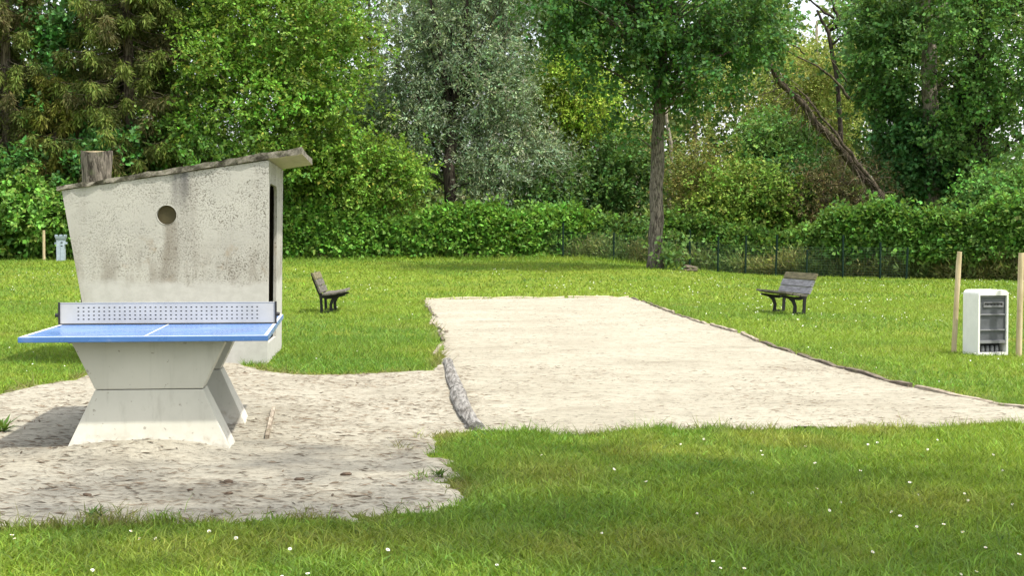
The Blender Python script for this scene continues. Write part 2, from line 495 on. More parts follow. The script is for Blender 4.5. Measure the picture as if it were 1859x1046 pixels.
HUT_O = G(485, 661); HUT_YAW = 0.085
def build_grass():
    parts = []
    def blades(x, y, h, w, lean, tone, seg):
        n = len(x); z = ground_z(x, y) - 0.004
        a = RNG.uniform(0, 2 * np.pi, n); b = RNG.uniform(0, 2 * np.pi, n)
        side = np.stack([np.cos(a), np.sin(a), np.zeros(n)], 1) * (w / 2)[:, None]
        ln = np.stack([np.cos(b), np.sin(b), np.zeros(n)], 1) * (h * lean)[:, None]
        P = np.stack([x, y, z], 1); up = np.array([[0, 0, 1.0]]) * h[:, None]
        c = tone * RNG.normal(1.0, 0.30, (n, 1)).clip(0.4, 1.8) * (1 + RNG.normal(0, 0.06, (n, 3)))
        if seg == 2:
            mid = P + up * 0.55 + ln * 0.35
            V = np.stack([P - side, P + side, mid + side * 0.8, mid - side * 0.8, P + up * 0.92 + ln * 1.15], 1).reshape(-1, 3)
            i = np.arange(n)[:, None] * 5
            F = np.concatenate([i + [[0, 1, 2]], i + [[0, 2, 3]], i + [[3, 2, 4]]]); k = 5
        else:
            V = np.stack([P - side, P + side, P + up * 0.95 + ln], 1).reshape(-1, 3)
            F = np.arange(n)[:, None] * 3 + [[0, 1, 2]]; k = 3
        parts.append((V, F, np.repeat(c, k, 0)))
    def band(n, y0, y1, hm, wm, seg, margin=1.3):
        x, y = scatter(n, y0, y1, margin)
        s = sand_signed(x, y)
        # inside the hut's footprint nothing grows
        cx, sx = math.cos(HUT_YAW), math.sin(HUT_YAW); rx = (x - HUT_O[0]) * cx + (y - HUT_O[1]) * sx; ry = -(x - HUT_O[0]) * sx + (y - HUT_O[1]) * cx
        hut = (rx > -2.0) & (rx < 0.0) & (ry > 0) & (ry < 2.3)
        stray = (s > 0) & (s < 0.22) & (y < 10.4) & (RNG.random(n) < 0.22) & (fbm(x * 4, y * 4, 44) > 0.60)
        k = ((s <= 0.0) | stray) & ~hut
        x, y, s = x[k], y[k], s[k]; n = len(x)
        tuft = fbm(x * 4, y * 3, 45)
        h = hm * RNG.gamma(7, 1 / 7, n) * (0.6 + 0.8 * tuft) * (1 + 0.6 * sstep(-0.25, -0.02, s) * (fbm(x * 2.5, y * 2.5, 46) > 0.45))
        shade_patch = np.exp(-((x + 2.2) / 1.6) ** 2 - ((y - 19.5) / 4.5) ** 2)  # taller blades where the grass is coloured as shade
        h = h * (1 + 0.25 * shade_patch)
        # ragged growth along the foot of hedge and fence
        h = h * (1 + 1.6 * sstep(57.2, 59.0, y) )
        w = wm * RNG.uniform(0.6, 1.4, n)
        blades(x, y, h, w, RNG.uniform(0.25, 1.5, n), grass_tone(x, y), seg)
    band(135000, 5.2, 8.8, 0.036, 0.0060, 2, 0.8)
    band(150000, 8.8, 12.8, 0.036, 0.0075, 1, 0.8)
    band(140000, 12.8, 21, 0.040, 0.011, 1)
    band(130000, 21, 34, 0.045, 0.017, 1)
    band(110000, 34, 62, 0.060, 0.034, 1)
    # low broad leaves (plantain, clover) among the blades
    x, y = scatter(34000, 5.2, 17, 0.8); k = (sand_signed(x, y) < -0.03) & (fbm(x * 1.7, y * 1.7, 47) > 0.5); x, y = x[k], y[k]; n = len(x)
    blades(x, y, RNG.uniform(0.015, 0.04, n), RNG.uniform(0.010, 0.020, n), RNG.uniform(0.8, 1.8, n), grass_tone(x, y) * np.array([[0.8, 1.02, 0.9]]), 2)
    nv = 0; Vs = []; Fs = []; Cs = []
    for V, F, c in parts:
        Vs.append(V); Fs.append(F + nv); Cs.append(c); nv += len(V)
    o = link('grass', np_mesh('grass', np.concatenate(Vs), np.concatenate(Fs), 3, np.concatenate(Cs)), M['grass'])
    o['kind'] = 'stuff'; o['label'] = 'short mown green grass blades covering the lawn'; o['category'] = 'grass'
build_grass()

# ------------------------------------------------------------------ foliage machinery
class Leaves:
    def __init__(s): s.V = []; s.C = []
    def add(s, P, D, N, L, W, C, fold=0.12):
        D = unit(D); S = unit(np.cross(D, N)); Nn = np.cross(S, D)
        L = L[:, None]; W = W[:, None]
        m = P + D * L * 0.45 + Nn * W * fold
        s.V.append(np.stack([P, m + S * W * 0.5, P + D * L, m - S * W * 0.5], 1).reshape(-1, 3))
        s.C.append(np.repeat(C, 4, 0))
    def mesh(s, name):
        V = np.concatenate(s.V); C = np.clip(np.concatenate(s.C), 0.004, 0.9)
        return np_mesh(name, V, np.arange(len(V)).reshape(-1, 4), 4, C)
    def count(s): return sum(len(v) for v in s.V) // 4

LEAF_SIZE, LEAF_TONE = 1.50, 1.55
def rand_dirs(n):
    return unit(RNG.normal(size=(n, 3)))

def sprays(lv, B, T, tl, k, L, W, col, droop=0.3, spread=0.8, upn=0.7, hue=0.10, val=0.22, clump_val=None, yellow=0.0):
    """k leaves along each twig: B base, T direction, tl twig length"""
    n = len(B)
    idx = np.repeat(np.arange(n), k); m = len(idx)
    t = RNG.random(m) ** 0.8
    l = (tl[idx] * t)[:, None]
    P = B[idx] + T[idx] * l + np.array([[0, 0, -1.0]]) * droop * l * l
    R = RNG.normal(size=(m, 3))
    D = unit(T[idx] * 0.7 + R * spread + np.array([[0, 0, -droop * 0.8]]))
    TN = unit(np.array([[0, 0, upn]]) + RNG.normal(size=(n, 3)) * 0.6 + T * 0.35)
    N = unit(TN[idx] + RNG.normal(size=(m, 3)) * 0.32)
    P = P + R * 0.03
    c = np.array([col]) * RNG.normal(1, val, (m, 1)).clip(0.4, 1.8) * (1 + RNG.normal(0, hue, (m, 3)))
    if clump_val is not None: c = c * clump_val[idx]
    if yellow > 0:
        y = (RNG.random(m) < yellow)[:, None]
        c = np.where(y, np.array([[0.22, 0.22, 0.04]]) * RNG.normal(1, .2, (m, 1)), c)
    L *= LEAF_SIZE; W *= LEAF_SIZE
    c = c * LEAF_TONE
    lv.add(P, D, N, L * RNG.uniform(0.65, 1.3, m), W * RNG.uniform(0.65, 1.3, m), c)

def ell(px, py, rx, ry, d, rd):
    """an ellipsoid of crown: centre and radii surveyed at distance d"""
    k = d / FOC
    return (np.array([WX(px, d), d, WZ(py, d)]), np.array([rx * k, rd, ry * k]))

def sample_ells(ells, n, inner=0.45):
    vol = np.array([np.prod(e[1]) ** 0.8 for e in ells]); cnt = np.maximum(1, (n * vol / vol.sum()).astype(int))
    C = []; O = []
    for (c, r), m in zip(ells, cnt):
        d = rand_dirs(m); rad = (inner ** 3 + (1 - inner ** 3) * RNG.random(m)) ** (1 / 3)
        rad = rad * (1 + 0.18 * RNG.normal(size=m) * (rad > 0.8))
        C.append(c + d * rad[:, None] * r); O.append(unit(d / r * r.mean()))
    return np.concatenate(C), np.concatenate(O)

def crown(lv, ells, nclump, tw, k, tl, L, W, col, droop=0.3, size=0.45, inner=0.45, hue=0.10, val=0.22, cval=0.16, chue=0.06, yellow=0.0, upn=0.7, outw=0.8, spread=0.8):
    C, O = sample_ells(ells, int(nclump * 1.0), inner)
    n = len(C)
    cv = RNG.normal(1, cval, (n, 1)).clip(0.5, 1.6) * (1 + RNG.normal(0, chue, (n, 3)))
    i = np.repeat(np.arange(n), tw)
    B = C[i] + RNG.normal(size=(n * tw, 3)) * size * np.array([[1, 1, 0.6]])
    T = unit(O[i] * outw + RNG.normal(size=(n * tw, 3)) * 0.7 + np.array([[0, 0, 0.15]]))
    sprays(lv, B, T, tl * RNG.uniform(0.6, 1.4, n * tw), k, L, W, col, droop, spread, upn, hue, val, cv[i], yellow)
    return C

def bez(a, b, c, n):
    a, b, c = Vector(a), Vector(b), Vector(c)
    return [a * (1 - t) ** 2 + b * 2 * t * (1 - t) + c * t * t for t in [i / (n - 1) for i in range(n)]]

def wander(pts, amp, sub=4):
    """subdivide a polyline and give it small kinks"""
    out = []
    pts = [Vector(p) for p in pts]
    for i in range(len(pts) - 1):
        for j in range(sub):
            p = pts[i].lerp(pts[i + 1], j / sub)
            if i + j > 0: p = p + Vector((random.gauss(0, amp), random.gauss(0, amp), random.gauss(0, amp * 0.5)))
            out.append(p)
    out.append(pts[-1])
    return out

def lerp_list(vals, m):
    return list(np.interp(np.linspace(0, len(vals) - 1, m), np.arange(len(vals)), vals))

def limb_to(mb, trunk, target, r0, n=5, sides=5):
    """a branch leaving the trunk line below the target"""
    target = Vector(target)
    best = min(trunk, key=lambda p: abs((target.z - 0.45 * (target.xy - p.xy).length) - p.z))
    mid = best.lerp(target, 0.5) + Vector((random.gauss(0, .15), random.gauss(0, .15), 0.15 * (target - best).length))
    mb.tube(bez(best, mid, target, n), [r0 * (1 - 0.8 * i / (n - 1)) for i in range(n)], sides)

def tree(name, label, trunk_pts, radii, ells, nclump, tw, k, tl, L, W, col, bark='bark', leaf='leaf', limbs=40, limb_r=0.045, cat='tree', group=None, root_flare=True, extra=None, amp=0.05, **kw):
    base = Vector(trunk_pts[0])
    root = thing(name, label, cat, tuple(base), 0, group)
    pts = wander(trunk_pts, amp, 4); rad = lerp_list(radii, len(pts))
    if root_flare: rad[0] *= 1.35
    mb = MB(); mb.tube([p - base for p in pts], rad, 12, True, 0.06)
    mb.build('trunk', M[bark], root, smooth=True)
    lv = Leaves()
    C = crown(lv, ells, nclump, tw, k, tl, L, W, col, **kw)
    if limbs:
        lm = MB(); tp = [p for p in pts]
        for i in RNG.choice(len(C), min(limbs, len(C)), replace=False):
            limb_to(lm, tp, C[i], limb_r * random.uniform(0.6, 1.4))
        lm.v = [tuple(Vector(v) - base) for v in lm.v]
        lm.build('limbs', M[bark], root, smooth=True)['kind'] = 'stuff'
    if extra: extra(lv, root, pts)
    o = link('crown', lv.mesh('crown'), M[leaf], root)
    o.location = -base
    return root

def gz(px, d): return float(ground_z(np.array([WX(px, d)]), np.array([d]))[0])
def base_at(px, d): return (WX(px, d), d, gz(px, d) - 0.05)

HORNBEAM = (0.088, 0.165, 0.022); DARK = (0.032, 0.085, 0.022); MAPLE = (0.045, 0.112, 0.026); WILLOW = (0.124, 0.168, 0.098)
OLIVE = (0.150, 0.175, 0.030); SPRUCE = (0.060, 0.074, 0.020); BRAMBLE = (0.076, 0.168, 0.024); HAZEL = (0.085, 0.170, 0.030)

# ------------------------------------------------------------------ spruces
def spruce(label, px, d, hgt, reach, nbr, seed, tone=SPRUCE, zlow=3.3, group='spruces'):
    rr = random.Random(seed)
    b = Vector(base_at(px, d)); root = thing('spruce_tree', label, 'tree', tuple(b), 0, group)
    pts = wander([b, b + Vector((0.1, 0, hgt * 0.5)), b + Vector((0.0, 0.1, hgt))], 0.04, 5)
    MB().tube([p - b for p in pts], lerp_list([0.30, 0.2, 0.04], len(pts)), 10, True, 0.08).build('trunk', M['bark'], root, smooth=True)
    lv = Leaves(); lm = MB()
    Bs = []; Ts = []; ls = []; cv = []
    for i in range(nbr):
        z = zlow + (hgt - zlow - 0.5) * (i + rr.random()) / nbr
        R = reach * (1 - 0.75 * (z / hgt)) * rr.uniform(0.65, 1.15) + 0.3
        a = rr.uniform(0, 2 * math.pi); u = Vector((math.cos(a), math.sin(a), 0))
        p0 = b + Vector((0, 0, z)); p1 = p0 + u * R * 0.55 + Vector((0, 0, -0.10 * R)); p2 = p0 + u * R + Vector((0, 0, -0.30 * R + 0.25))
        br = bez(p0, p1 + Vector((0, 0, -0.25 * R)), p2, 7)
        lm.tube([p - b for p in br], [0.035 * (1 - 0.85 * q / 6) for q in range(7)], 4)
        tone_i = rr.gauss(1, 0.18); ghost = rr.random() < 0.22
        nt = int(20 + 15 * R)
        for q in range(nt):
            t = 0.18 + 0.82 * rr.random() ** 0.7
            f = t * 6; j = min(5, int(f)); p = br[j].lerp(br[j + 1], f - j)
            w = u.cross(Vector((0, 0, 1))) * rr.choice((-1, 1))
            hang = rr.uniform(0.7, 1.8)
            T = (w * rr.uniform(0.1, 0.8) + u * rr.uniform(0.0, 0.5) + Vector((0, 0, -hang))).normalized()
            Bs.append(p); Ts.append(T); ls.append(rr.uniform(0.3, 0.75) * (0.6 + 0.5 * (1 - z / hgt)))
            young = t > 0.8 and not ghost
            cv.append((tone_i * (1.2 if young else 1) * (0.9 if ghost else 1), tone_i * (1.32 if young else 1) * (0.72 if ghost else 1.0), tone_i))
    sprays(lv, np.array([tuple(v) for v in Bs]), np.array([tuple(v) for v in Ts]), np.array(ls), 7, 0.16, 0.036, tone, 0.25, 0.45, 0.5, 0.08, 0.2, np.array(cv))
    lm.build('limbs', M['bark'], root, smooth=True)['kind'] = 'stuff'
    o = link('crown', lv.mesh('crown'), M['leaf_matte'], root); o.location = -b

spruce('olive brown drooping spruce at the left edge of the picture', 12, 60.8, 16, 2.8, 210, 1)
spruce('largest olive spruce with hanging twigs behind the concrete hut', 232, 60.6, 17, 3.5, 270, 2)
spruce('slim spruce with pale shoots between the two bigger spruces', 100, 60.4, 8.0, 1.6, 80, 3, (0.085, 0.085, 0.02))

# ------------------------------------------------------------------ broadleaf trees
tree('maple_tree', 'bright green maple sapling between the spruces at far left', [base_at(125, 62), W3(120, 200, 62), W3(110, 20, 62)], [0.14, 0.09, 0.03],
     [ell(110, 50, 40, 60, 61.5, 1.0), ell(75, 190, 35, 50, 62, 1.0), ell(140, 200, 40, 70, 61.5, 1.0), ell(215, 275, 60, 40, 59.6, 0.9), ell(60, 310, 50, 35, 60, 1.0)], 200, 9, 9, 0.5, 0.13, 0.10, (0.050, 0.135, 0.034), limbs=40, droop=0.2)
tree('hornbeam_tree', 'tall yellow-green hornbeam right of the spruces, above the hut roof', [base_at(470, 62), W3(465, 250, 62), W3(480, -80, 62)], [0.26, 0.2, 0.06],
     [ell(480, 60, 150, 130, 61, 3.0), ell(560, 50, 115, 130, 60, 2.6), ell(410, 170, 100, 110, 59.5, 2.2), ell(540, 200, 120, 110, 59.5, 2.5), ell(600, 120, 75, 110, 59.5, 2.0), ell(470, -80, 190, 120, 62, 3.2)], 620, 10, 9, 0.5, 0.105, 0.072, HORNBEAM, limbs=80, droop=0.35, cval=0.2, chue=0.08, yellow=0.03)
tree('hornbeam_tree', 'deep green leafy tree filling the gap behind the hut roof', [base_at(380, 65), W3(385, 200, 65), W3(380, -50, 65)], [0.22, 0.16, 0.05],
     [ell(370, 120, 70, 150, 64, 2.0), ell(350, 270, 80, 60, 60, 1.3), ell(430, 290, 90, 60, 58.5, 1.3), ell(300, -20, 120, 110, 64, 2.5)], 330, 10, 9, 0.5, 0.11, 0.075, (0.060, 0.125, 0.022), limbs=40, droop=0.3)
tree('lime_shrub', 'low lime-green shrub behind the hedge right of the hut', [base_at(640, 62), W3(640, 330, 62), W3(650, 270, 61.5)], [0.10, 0.07, 0.03],
     [ell(610, 300, 100, 60, 61.2, 1.5), ell(690, 320, 75, 55, 61.2, 1.4), ell(570, 265, 70, 45, 61.4, 1.3), ell(620, 360, 120, 35, 61.0, 1.2)], 300, 10, 9, 0.45, 0.10, 0.065, (0.094, 0.172, 0.024), limbs=35, limb_r=0.025, cat='shrub', droop=0.4, cval=0.2, yellow=0.03)
tree('dark_tree', 'thin dark tree between the hornbeam and the willow', [base_at(672, 70), W3(676, 200, 70), W3(668, -60, 70)], [0.16, 0.12, 0.05],
     [ell(668, 30, 45, 90, 70, 1.5), ell(690, 190, 35, 60, 69, 1.3), ell(660, 250, 70, 60, 66, 1.5)], 110, 8, 8, 0.5, 0.12, 0.07, (0.04, 0.075, 0.032), bark='bark_dark', limbs=40, droop=0.3)

def willow_stems(lv, root, pts):
    b = root.location; mb = MB()
    for (a, bb, c, r) in (((818, 215), (805, 120), (775, -40), 0.14), ((820, 200), (850, 100), (850, -60), 0.16), ((822, 230), (880, 150), (930, 40), 0.09), ((816, 240), (760, 190), (720, 120), 0.08), ((818, 330), (800, 300), (775, 230), 0.12)):
        q = bez(W3(*a, 64.2), W3(*bb, 64.2), W3(*c, 64.6), 8)
        MB().tube([v - b for v in q], [r * (1 - 0.6 * i / 7) for i in range(8)], 7, True, 0.08).build('stem', M['bark_dark'], root, smooth=True)
tree('willow_tree', 'silvery grey-green willow with dark trunk behind the hedge', [base_at(818, 63), W3(816, 300, 63), W3(822, 200, 64.5)], [0.30, 0.25, 0.20],
     [ell(860, 60, 120, 110, 66, 2.6), ell(760, 130, 70, 110, 65.5, 1.9), ell(840, 170, 120, 75, 65, 2.2), ell(900, 180, 75, 110, 65, 2.2), ell(755, 250, 75, 55, 64.2, 1.6), ell(930, 290, 95, 75, 63.8, 1.8), ell(870, 330, 60, 45, 63.8, 1.2), ell(900, -40, 120, 80, 66, 2.4), ell(975, 275, 40, 35, 64, 1.2), ell(780, 20, 50, 60, 66.5, 1.3)],
     760, 10, 12, 0.65, 0.125, 0.036, WILLOW, bark='bark_dark', leaf='leaf_matte', limbs=120, limb_r=0.035, extra=willow_stems, droop=0.45, cval=0.24, chue=0.05, spread=0.6, outw=0.6)
tree('olive_tree', 'round yellow-green young tree between the willow and the lawn tree', [base_at(1055, 67), W3(1055, 250, 67), W3(1050, 120, 67)], [0.13, 0.10, 0.04],
     [ell(1040, 140, 52, 50, 67, 1.4), ell(1065, 200, 55, 55, 66.5, 1.4), ell(1010, 180, 35, 55, 67, 1.3)], 260, 9, 10, 0.5, 0.10, 0.055, (0.165, 0.245, 0.032), limbs=60, limb_r=0.03, droop=0.2, cval=0.14, upn=0.8)
tree('olive_tree', 'sparse brownish-olive bush under the round yellow-green tree', [base_at(1090, 69), W3(1090, 320, 69), W3(1095, 250, 69)], [0.10, 0.07, 0.03],
     [ell(1080, 270, 75, 50, 68, 1.6), ell(1130, 260, 40, 50, 68, 1.2)], 130, 9, 9, 0.45, 0.09, 0.045, (0.115, 0.120, 0.035), limbs=60, limb_r=0.025, cat='shrub', droop=0.3)
tree('dark_shrub', 'dark green bushy understorey left of the lawn tree trunk', [base_at(1060, 66), W3(1060, 360, 66), W3(1065, 310, 66)], [0.08, 0.06, 0.03],
     [ell(1040, 340, 75, 50, 65, 1.3), ell(1120, 330, 65, 55, 65, 1.3), ell(990, 360, 50, 35, 64, 1.1), ell(1150, 280, 40, 40, 65, 1.0)], 260, 9, 8, 0.45, 0.11, 0.075, (0.045, 0.098, 0.024), limbs=30, limb_r=0.02, cat='shrub', droop=0.35)

def lawn_tree_extra(lv, root, pts):
    b = root.location; mb = MB()
    for (a, c, e, r) in (((1196, 180), (1170, 90), (1080, 20), 0.10), ((1198, 160), (1230, 80), (1300, 10), 0.11), ((1200, 150), (1210, 60), (1225, -80), 0.15), ((1193, 190), (1150, 150), (1090, 120), 0.06), ((1200, 175), (1260, 130), (1330, 90), 0.07), ((1197, 200), (1225, 180), (1245, 150), 0.05)):
        q = bez(W3(*a, 50), W3(*c, 49.7), W3(*e, 49.5), 7)
        MB().tube([v - b for v in q], [r * (1 - 0.6 * i / 6) for i in range(7)], 7, True, 0.06).build('stem', M['bark'], root, smooth=True)
    # suckers sprouting at the foot
    B = np.array([[WX(1215, 49.6), 49.6, gz(1215, 49.6) + 0.1]]) + RNG.normal(size=(50, 3)) * np.array([[0.18, 0.2, 0.1]])
    T = unit(RNG.normal(size=(50, 3)) * 0.35 + np.array([[0.05, 0, 1.0]]))
    sprays(lv, B, T, RNG.uniform(0.4, 1.3, 50), 9, 0.10, 0.08, (0.085, 0.15, 0.04), 0.05, 1.0)
tree('lawn_tree', 'dark green broadleaf tree with straight grey trunk standing on the lawn', [base_at(1190, 50), W3(1191, 400, 50), W3(1193, 280, 50), W3(1197, 150, 50), W3(1200, 60, 50)], [0.25, 0.235, 0.22, 0.185, 0.13],
     [ell(1100, 30, 120, 85, 49.5, 2.3), ell(1250, 20, 135, 90, 49.5, 2.4), ell(1330, 50, 70, 80, 49.5, 1.8), ell(1190, 110, 90, 60, 49, 1.8), ell(1260, 140, 60, 45, 49.3, 1.3), ell(1135, 195, 32, 45, 49.2, 0.8), ell(1040, -10, 90, 75, 49.5, 2.0), ell(1165, 260, 18, 30, 49.6, 0.5), ell(1290, 170, 45, 30, 49.0, 0.9), ell(1375, 60, 40, 60, 49.5, 1.1), ell(1000, 60, 45, 40, 49.6, 1.0), ell(1190, -110, 220, 100, 50, 3.0), ell(1225, 195, 35, 30, 49.5, 0.8), ell(975, 85, 32, 26, 49.8, 0.7), ell(1070, 135, 34, 24, 49.0, 0.7), ell(1325, 160, 36, 24, 49.2, 0.7), ell(1405, 115, 26, 30, 49.4, 0.7), ell(1110, 240, 22, 30, 49.4, 0.6)],
     360, 13, 9, 0.5, 0.095, 0.080, (0.034, 0.088, 0.022), bark='bark_stump', limbs=110, limb_r=0.035, extra=lawn_tree_extra, droop=0.4, cval=0.22, val=0.28, amp=0.02, spread=0.9, size=0.34)

# the right-hand wood
def leaning_extra(lv, root, pts):
    b = root.location; mb = MB()
    # second slender stem, side boughs and dead twigs
    for (a, c, e, r) in (((1592, 345), (1530, 262), (1462, 178), 0.10), ((1470, 185), (1440, 150), (1405, 148), 0.035), ((1415, 160), (1400, 168), (1367, 175), 0.03), ((1540, 180), (1520, 130), (1405, 85), 0.06), ((1460, 100), (1430, 70), (1390, 78), 0.03), ((1535, 150), (1512, 110), (1495, 98), 0.03)):
        q = wander(bez(W3(*a, 57.2), W3(*c, 57.0), W3(*e, 57.0), 6), 0.03, 2)
        MB().tube([v - b for v in q], lerp_list([r, r * 0.35], len(q)), 6, True, 0.1).build('bough', M['bark_mid'], root, smooth=True)
    for i in range(130):
        t = random.random(); px = 1602 - 200 * t; py = 365 - 235 * t
        a = Vector(W3(px, py, 57.2)); u = Vector((random.gauss(0, 1), random.gauss(-0.3, .6), random.gauss(-0.1, 0.8))).normalized()
        l = random.uniform(0.3, 1.1)
        q = bez(a, a + u * l * 0.5 + Vector((0, 0, 0.1)), a + u * l + Vector((0, 0, -0.3 * l)), 4)
        mb.tube([v - b for v in q], [0.016, 0.012, 0.009, 0.005], 4, False)
    mb.build('dead_twigs', M['bark'], root, smooth=True)['kind'] = 'stuff'
tree('leaning_tree', 'dark tree trunk leaning far to the left with bare dead twigs', [base_at(1635, 57.6), W3(1602, 365, 57.6), W3(1500, 245, 57.4), W3(1430, 165, 57.2), W3(1384, 105, 57.0)], [0.22, 0.18, 0.145, 0.12, 0.085],
     [ell(1360, 70, 35, 35, 57, 1.0)], 26, 8, 8, 0.45, 0.12, 0.09, MAPLE, bark='bark_mid', limbs=20, limb_r=0.02, extra=leaning_extra, amp=0.05)
tree('grey_tree', 'upright grey-barked tree behind the foot of the leaning trunk', [base_at(1597, 64), W3(1595, 300, 64), W3(1592, 170, 64), W3(1580, 0, 64)], [0.24, 0.21, 0.17, 0.1],
     [ell(1600, 120, 60, 90, 63, 1.6), ell(1585, 50, 35, 50, 63.5, 1.2), ell(1640, 40, 70, 70, 63, 1.6), ell(1625, 200, 30, 40, 63, 1.0)], 190, 9, 9, 0.5, 0.12, 0.095, (0.055, 0.125, 0.030), bark='bark_pale', limbs=50, limb_r=0.03)
tree('pale_trunk_tree', 'thick pale-trunked tree rising among leaves at the right', [base_at(1690, 62), W3(1690, 250, 62), W3(1682, 90, 62), W3(1670, -60, 62)], [0.40, 0.36, 0.30, 0.22],
     [ell(1730, -10, 60, 60, 65, 1.5), ell(1620, -40, 80, 60, 66, 1.8), ell(1740, 170, 30, 40, 62.5, 1.0)], 120, 9, 9, 0.5, 0.12, 0.09, (0.06, 0.125, 0.03), bark='bark_pale', limbs=40)
tree('maple_tree', 'bushy maple with whitish stems behind the hedge at right', [base_at(1672, 63.5), W3(1675, 330, 63.5), W3(1665, 270, 63)], [0.14, 0.12, 0.08],
     [ell(1645, 255, 40, 70, 62.6, 1.0), ell(1722, 215, 30, 45, 62.6, 1.0), ell(1640, 330, 45, 35, 62.4, 0.9), ell(1720, 310, 45, 50, 62.4, 1.0)], 240, 9, 8, 0.45, 0.13, 0.105, (0.048, 0.125, 0.036), bark='bark_pale', limbs=30, limb_r=0.03, val=0.3)
tree('dark_tree', 'dense dark green tree at the right edge of the picture', [base_at(1790, 60), W3(1775, 250, 60), W3(1770, 0, 60)], [0.34, 0.30, 0.16],
     [ell(1770, 60, 100, 110, 59, 2.2), ell(1850, 90, 90, 160, 59, 2.3), ell(1820, 250, 90, 90, 58.5, 1.8), ell(1755, 110, 30, 70, 59.5, 1.0), ell(1840, 330, 70, 50, 57.5, 1.3), ell(1800, -70, 170, 90, 60, 2.6), ell(1745, 250, 40, 70, 59.4, 1.0)], 310, 11, 9, 0.5, 0.100, 0.085, (0.056, 0.124, 0.028), bark='bark_dark', limbs=70, val=0.28, cval=0.2)
tree('ivy_tree', 'black ivy-wrapped trunk in the shade at the right', [base_at(1762, 61.5), W3(1765, 270, 61.5), W3(1770, 120, 61.5)], [0.28, 0.26, 0.2],
     [ell(1764, 290, 22, 90, 61.3, 0.5), ell(1766, 190, 24, 60, 61.3, 0.5)], 90, 8, 8, 0.3, 0.09, 0.075, (0.016, 0.040, 0.014), bark='bark_dark', limbs=0, size=0.2)
tree('ash_tree', 'light olive feathery tree with gaps of sky behind the leaning trunk', [base_at(1490, 78), W3(1490, 200, 78), W3(1480, 40, 78)], [0.20, 0.15, 0.06],
     [ell(1450, 135, 65, 60, 76, 1.8), ell(1420, 200, 70, 80, 75, 2.0), ell(1510, 200, 60, 90, 75, 2.0), ell(1300, 170, 30, 60, 75, 1.6), ell(1530, 130, 40, 45, 77, 1.4)], 400, 9, 10, 0.6, 0.105, 0.05, (0.165, 0.195, 0.045), bark='bark_pale', limbs=90, limb_r=0.03, droop=0.25)
tree('bare_topped_tree', 'dark bare boughs against the sky at the top right', [base_at(1530, 72), W3(1520, 150, 72), W3(1500, 60, 72), W3(1480, 20, 72)], [0.15, 0.11, 0.09, 0.06],
     [ell(1570, 30, 40, 30, 72, 1.0)], 16, 8, 8, 0.5, 0.12, 0.09, MAPLE, bark='bark_dark', limbs=8,
     extra=lambda lv, root, pts: [MB().tube([Vector(v) - root.location for v in wander(bez(W3(*a, 72), W3(*c, 72), W3(*e, 72), 6), 0.03, 2)], lerp_list([r, r * .4], 11), 6).build('bough', M['bark_dark'], root, smooth=True) for (a, c, e, r) in (((1512, 35), (1470, 10), (1440, -30), .07), ((1520, 45), (1510, 0), (1490, -40), .08), ((1552, 30), (1545, 0), (1540, -40), .07), ((1515, 40), (1560, 10), (1580, -40), .08))])
# shrubs behind the fence
for (nm, label, px, py, rx, ry, d, col, n, L, W_, lm) in (
    ('russet_shrub', 'russet and orange twiggy bush right of the lawn tree trunk', 1275, 320, 55, 75, 63, (0.100, 0.108, 0.028), 170, 0.085, 0.045, 90),
    ('dead_shrub', 'brown dried-out thicket below the leaning trunk', 1525, 345, 75, 60, 61, (0.082, 0.070, 0.032), 190, 0.11, 0.022, 120),
    ('lime_shrub', 'lime-green bush behind the fence between russet bush and thicket', 1360, 350, 75, 45, 61.5, (0.095, 0.155, 0.025), 210, 0.10, 0.065, 40),
    ('green_shrub', 'mid-green bush above the lime bush behind the fence', 1400, 270, 65, 50, 65, (0.065, 0.130, 0.030), 200, 0.115, 0.08, 40),
    ('green_shrub', 'dark green hazel bush just left of the brown thicket', 1440, 335, 45, 55, 62.5, (0.040, 0.095, 0.025), 140, 0.11, 0.08, 30),
    ('green_shrub', 'leafy bush behind the hedge at the far right edge', 1835, 370, 80, 50, 55.5, (0.055, 0.125, 0.026), 190, 0.11, 0.08, 30),
    ('hazel_shrub', 'bright hazel bush at the left edge behind the wooden stake', 45, 375, 95, 60, 59.6, HAZEL, 280, 0.13, 0.10, 30),
    ('hazel_shrub', 'shaded bush at the foot of the spruces behind the hut', 240, 350, 130, 60, 61, (0.045, 0.10, 0.026), 220, 0.12, 0.09, 30),
    ('green_shrub', 'dark bush under the hornbeam behind the hut doorway', 520, 330, 70, 60, 63.5, (0.035, 0.075, 0.020), 170, 0.11, 0.08, 30)):
    tree(nm, label, [base_at(px, d), W3(px, py + 40, d), W3(px + 5, py, d)], [0.06, 0.05, 0.03], [ell(px, py, rx, ry, d, 1.4), ell(px - rx * .5, py + ry * .5, rx * .7, ry * .6, d - .3, 1.1), ell(px + rx * .5, py + ry * .5, rx * .7, ry * .6, d - .3, 1.1)],
         n, 9, 8, 0.42, L, W_, col, limbs=lm, limb_r=0.016, cat='shrub', droop=0.35, cval=0.2, chue=0.09, leaf='leaf_matte')

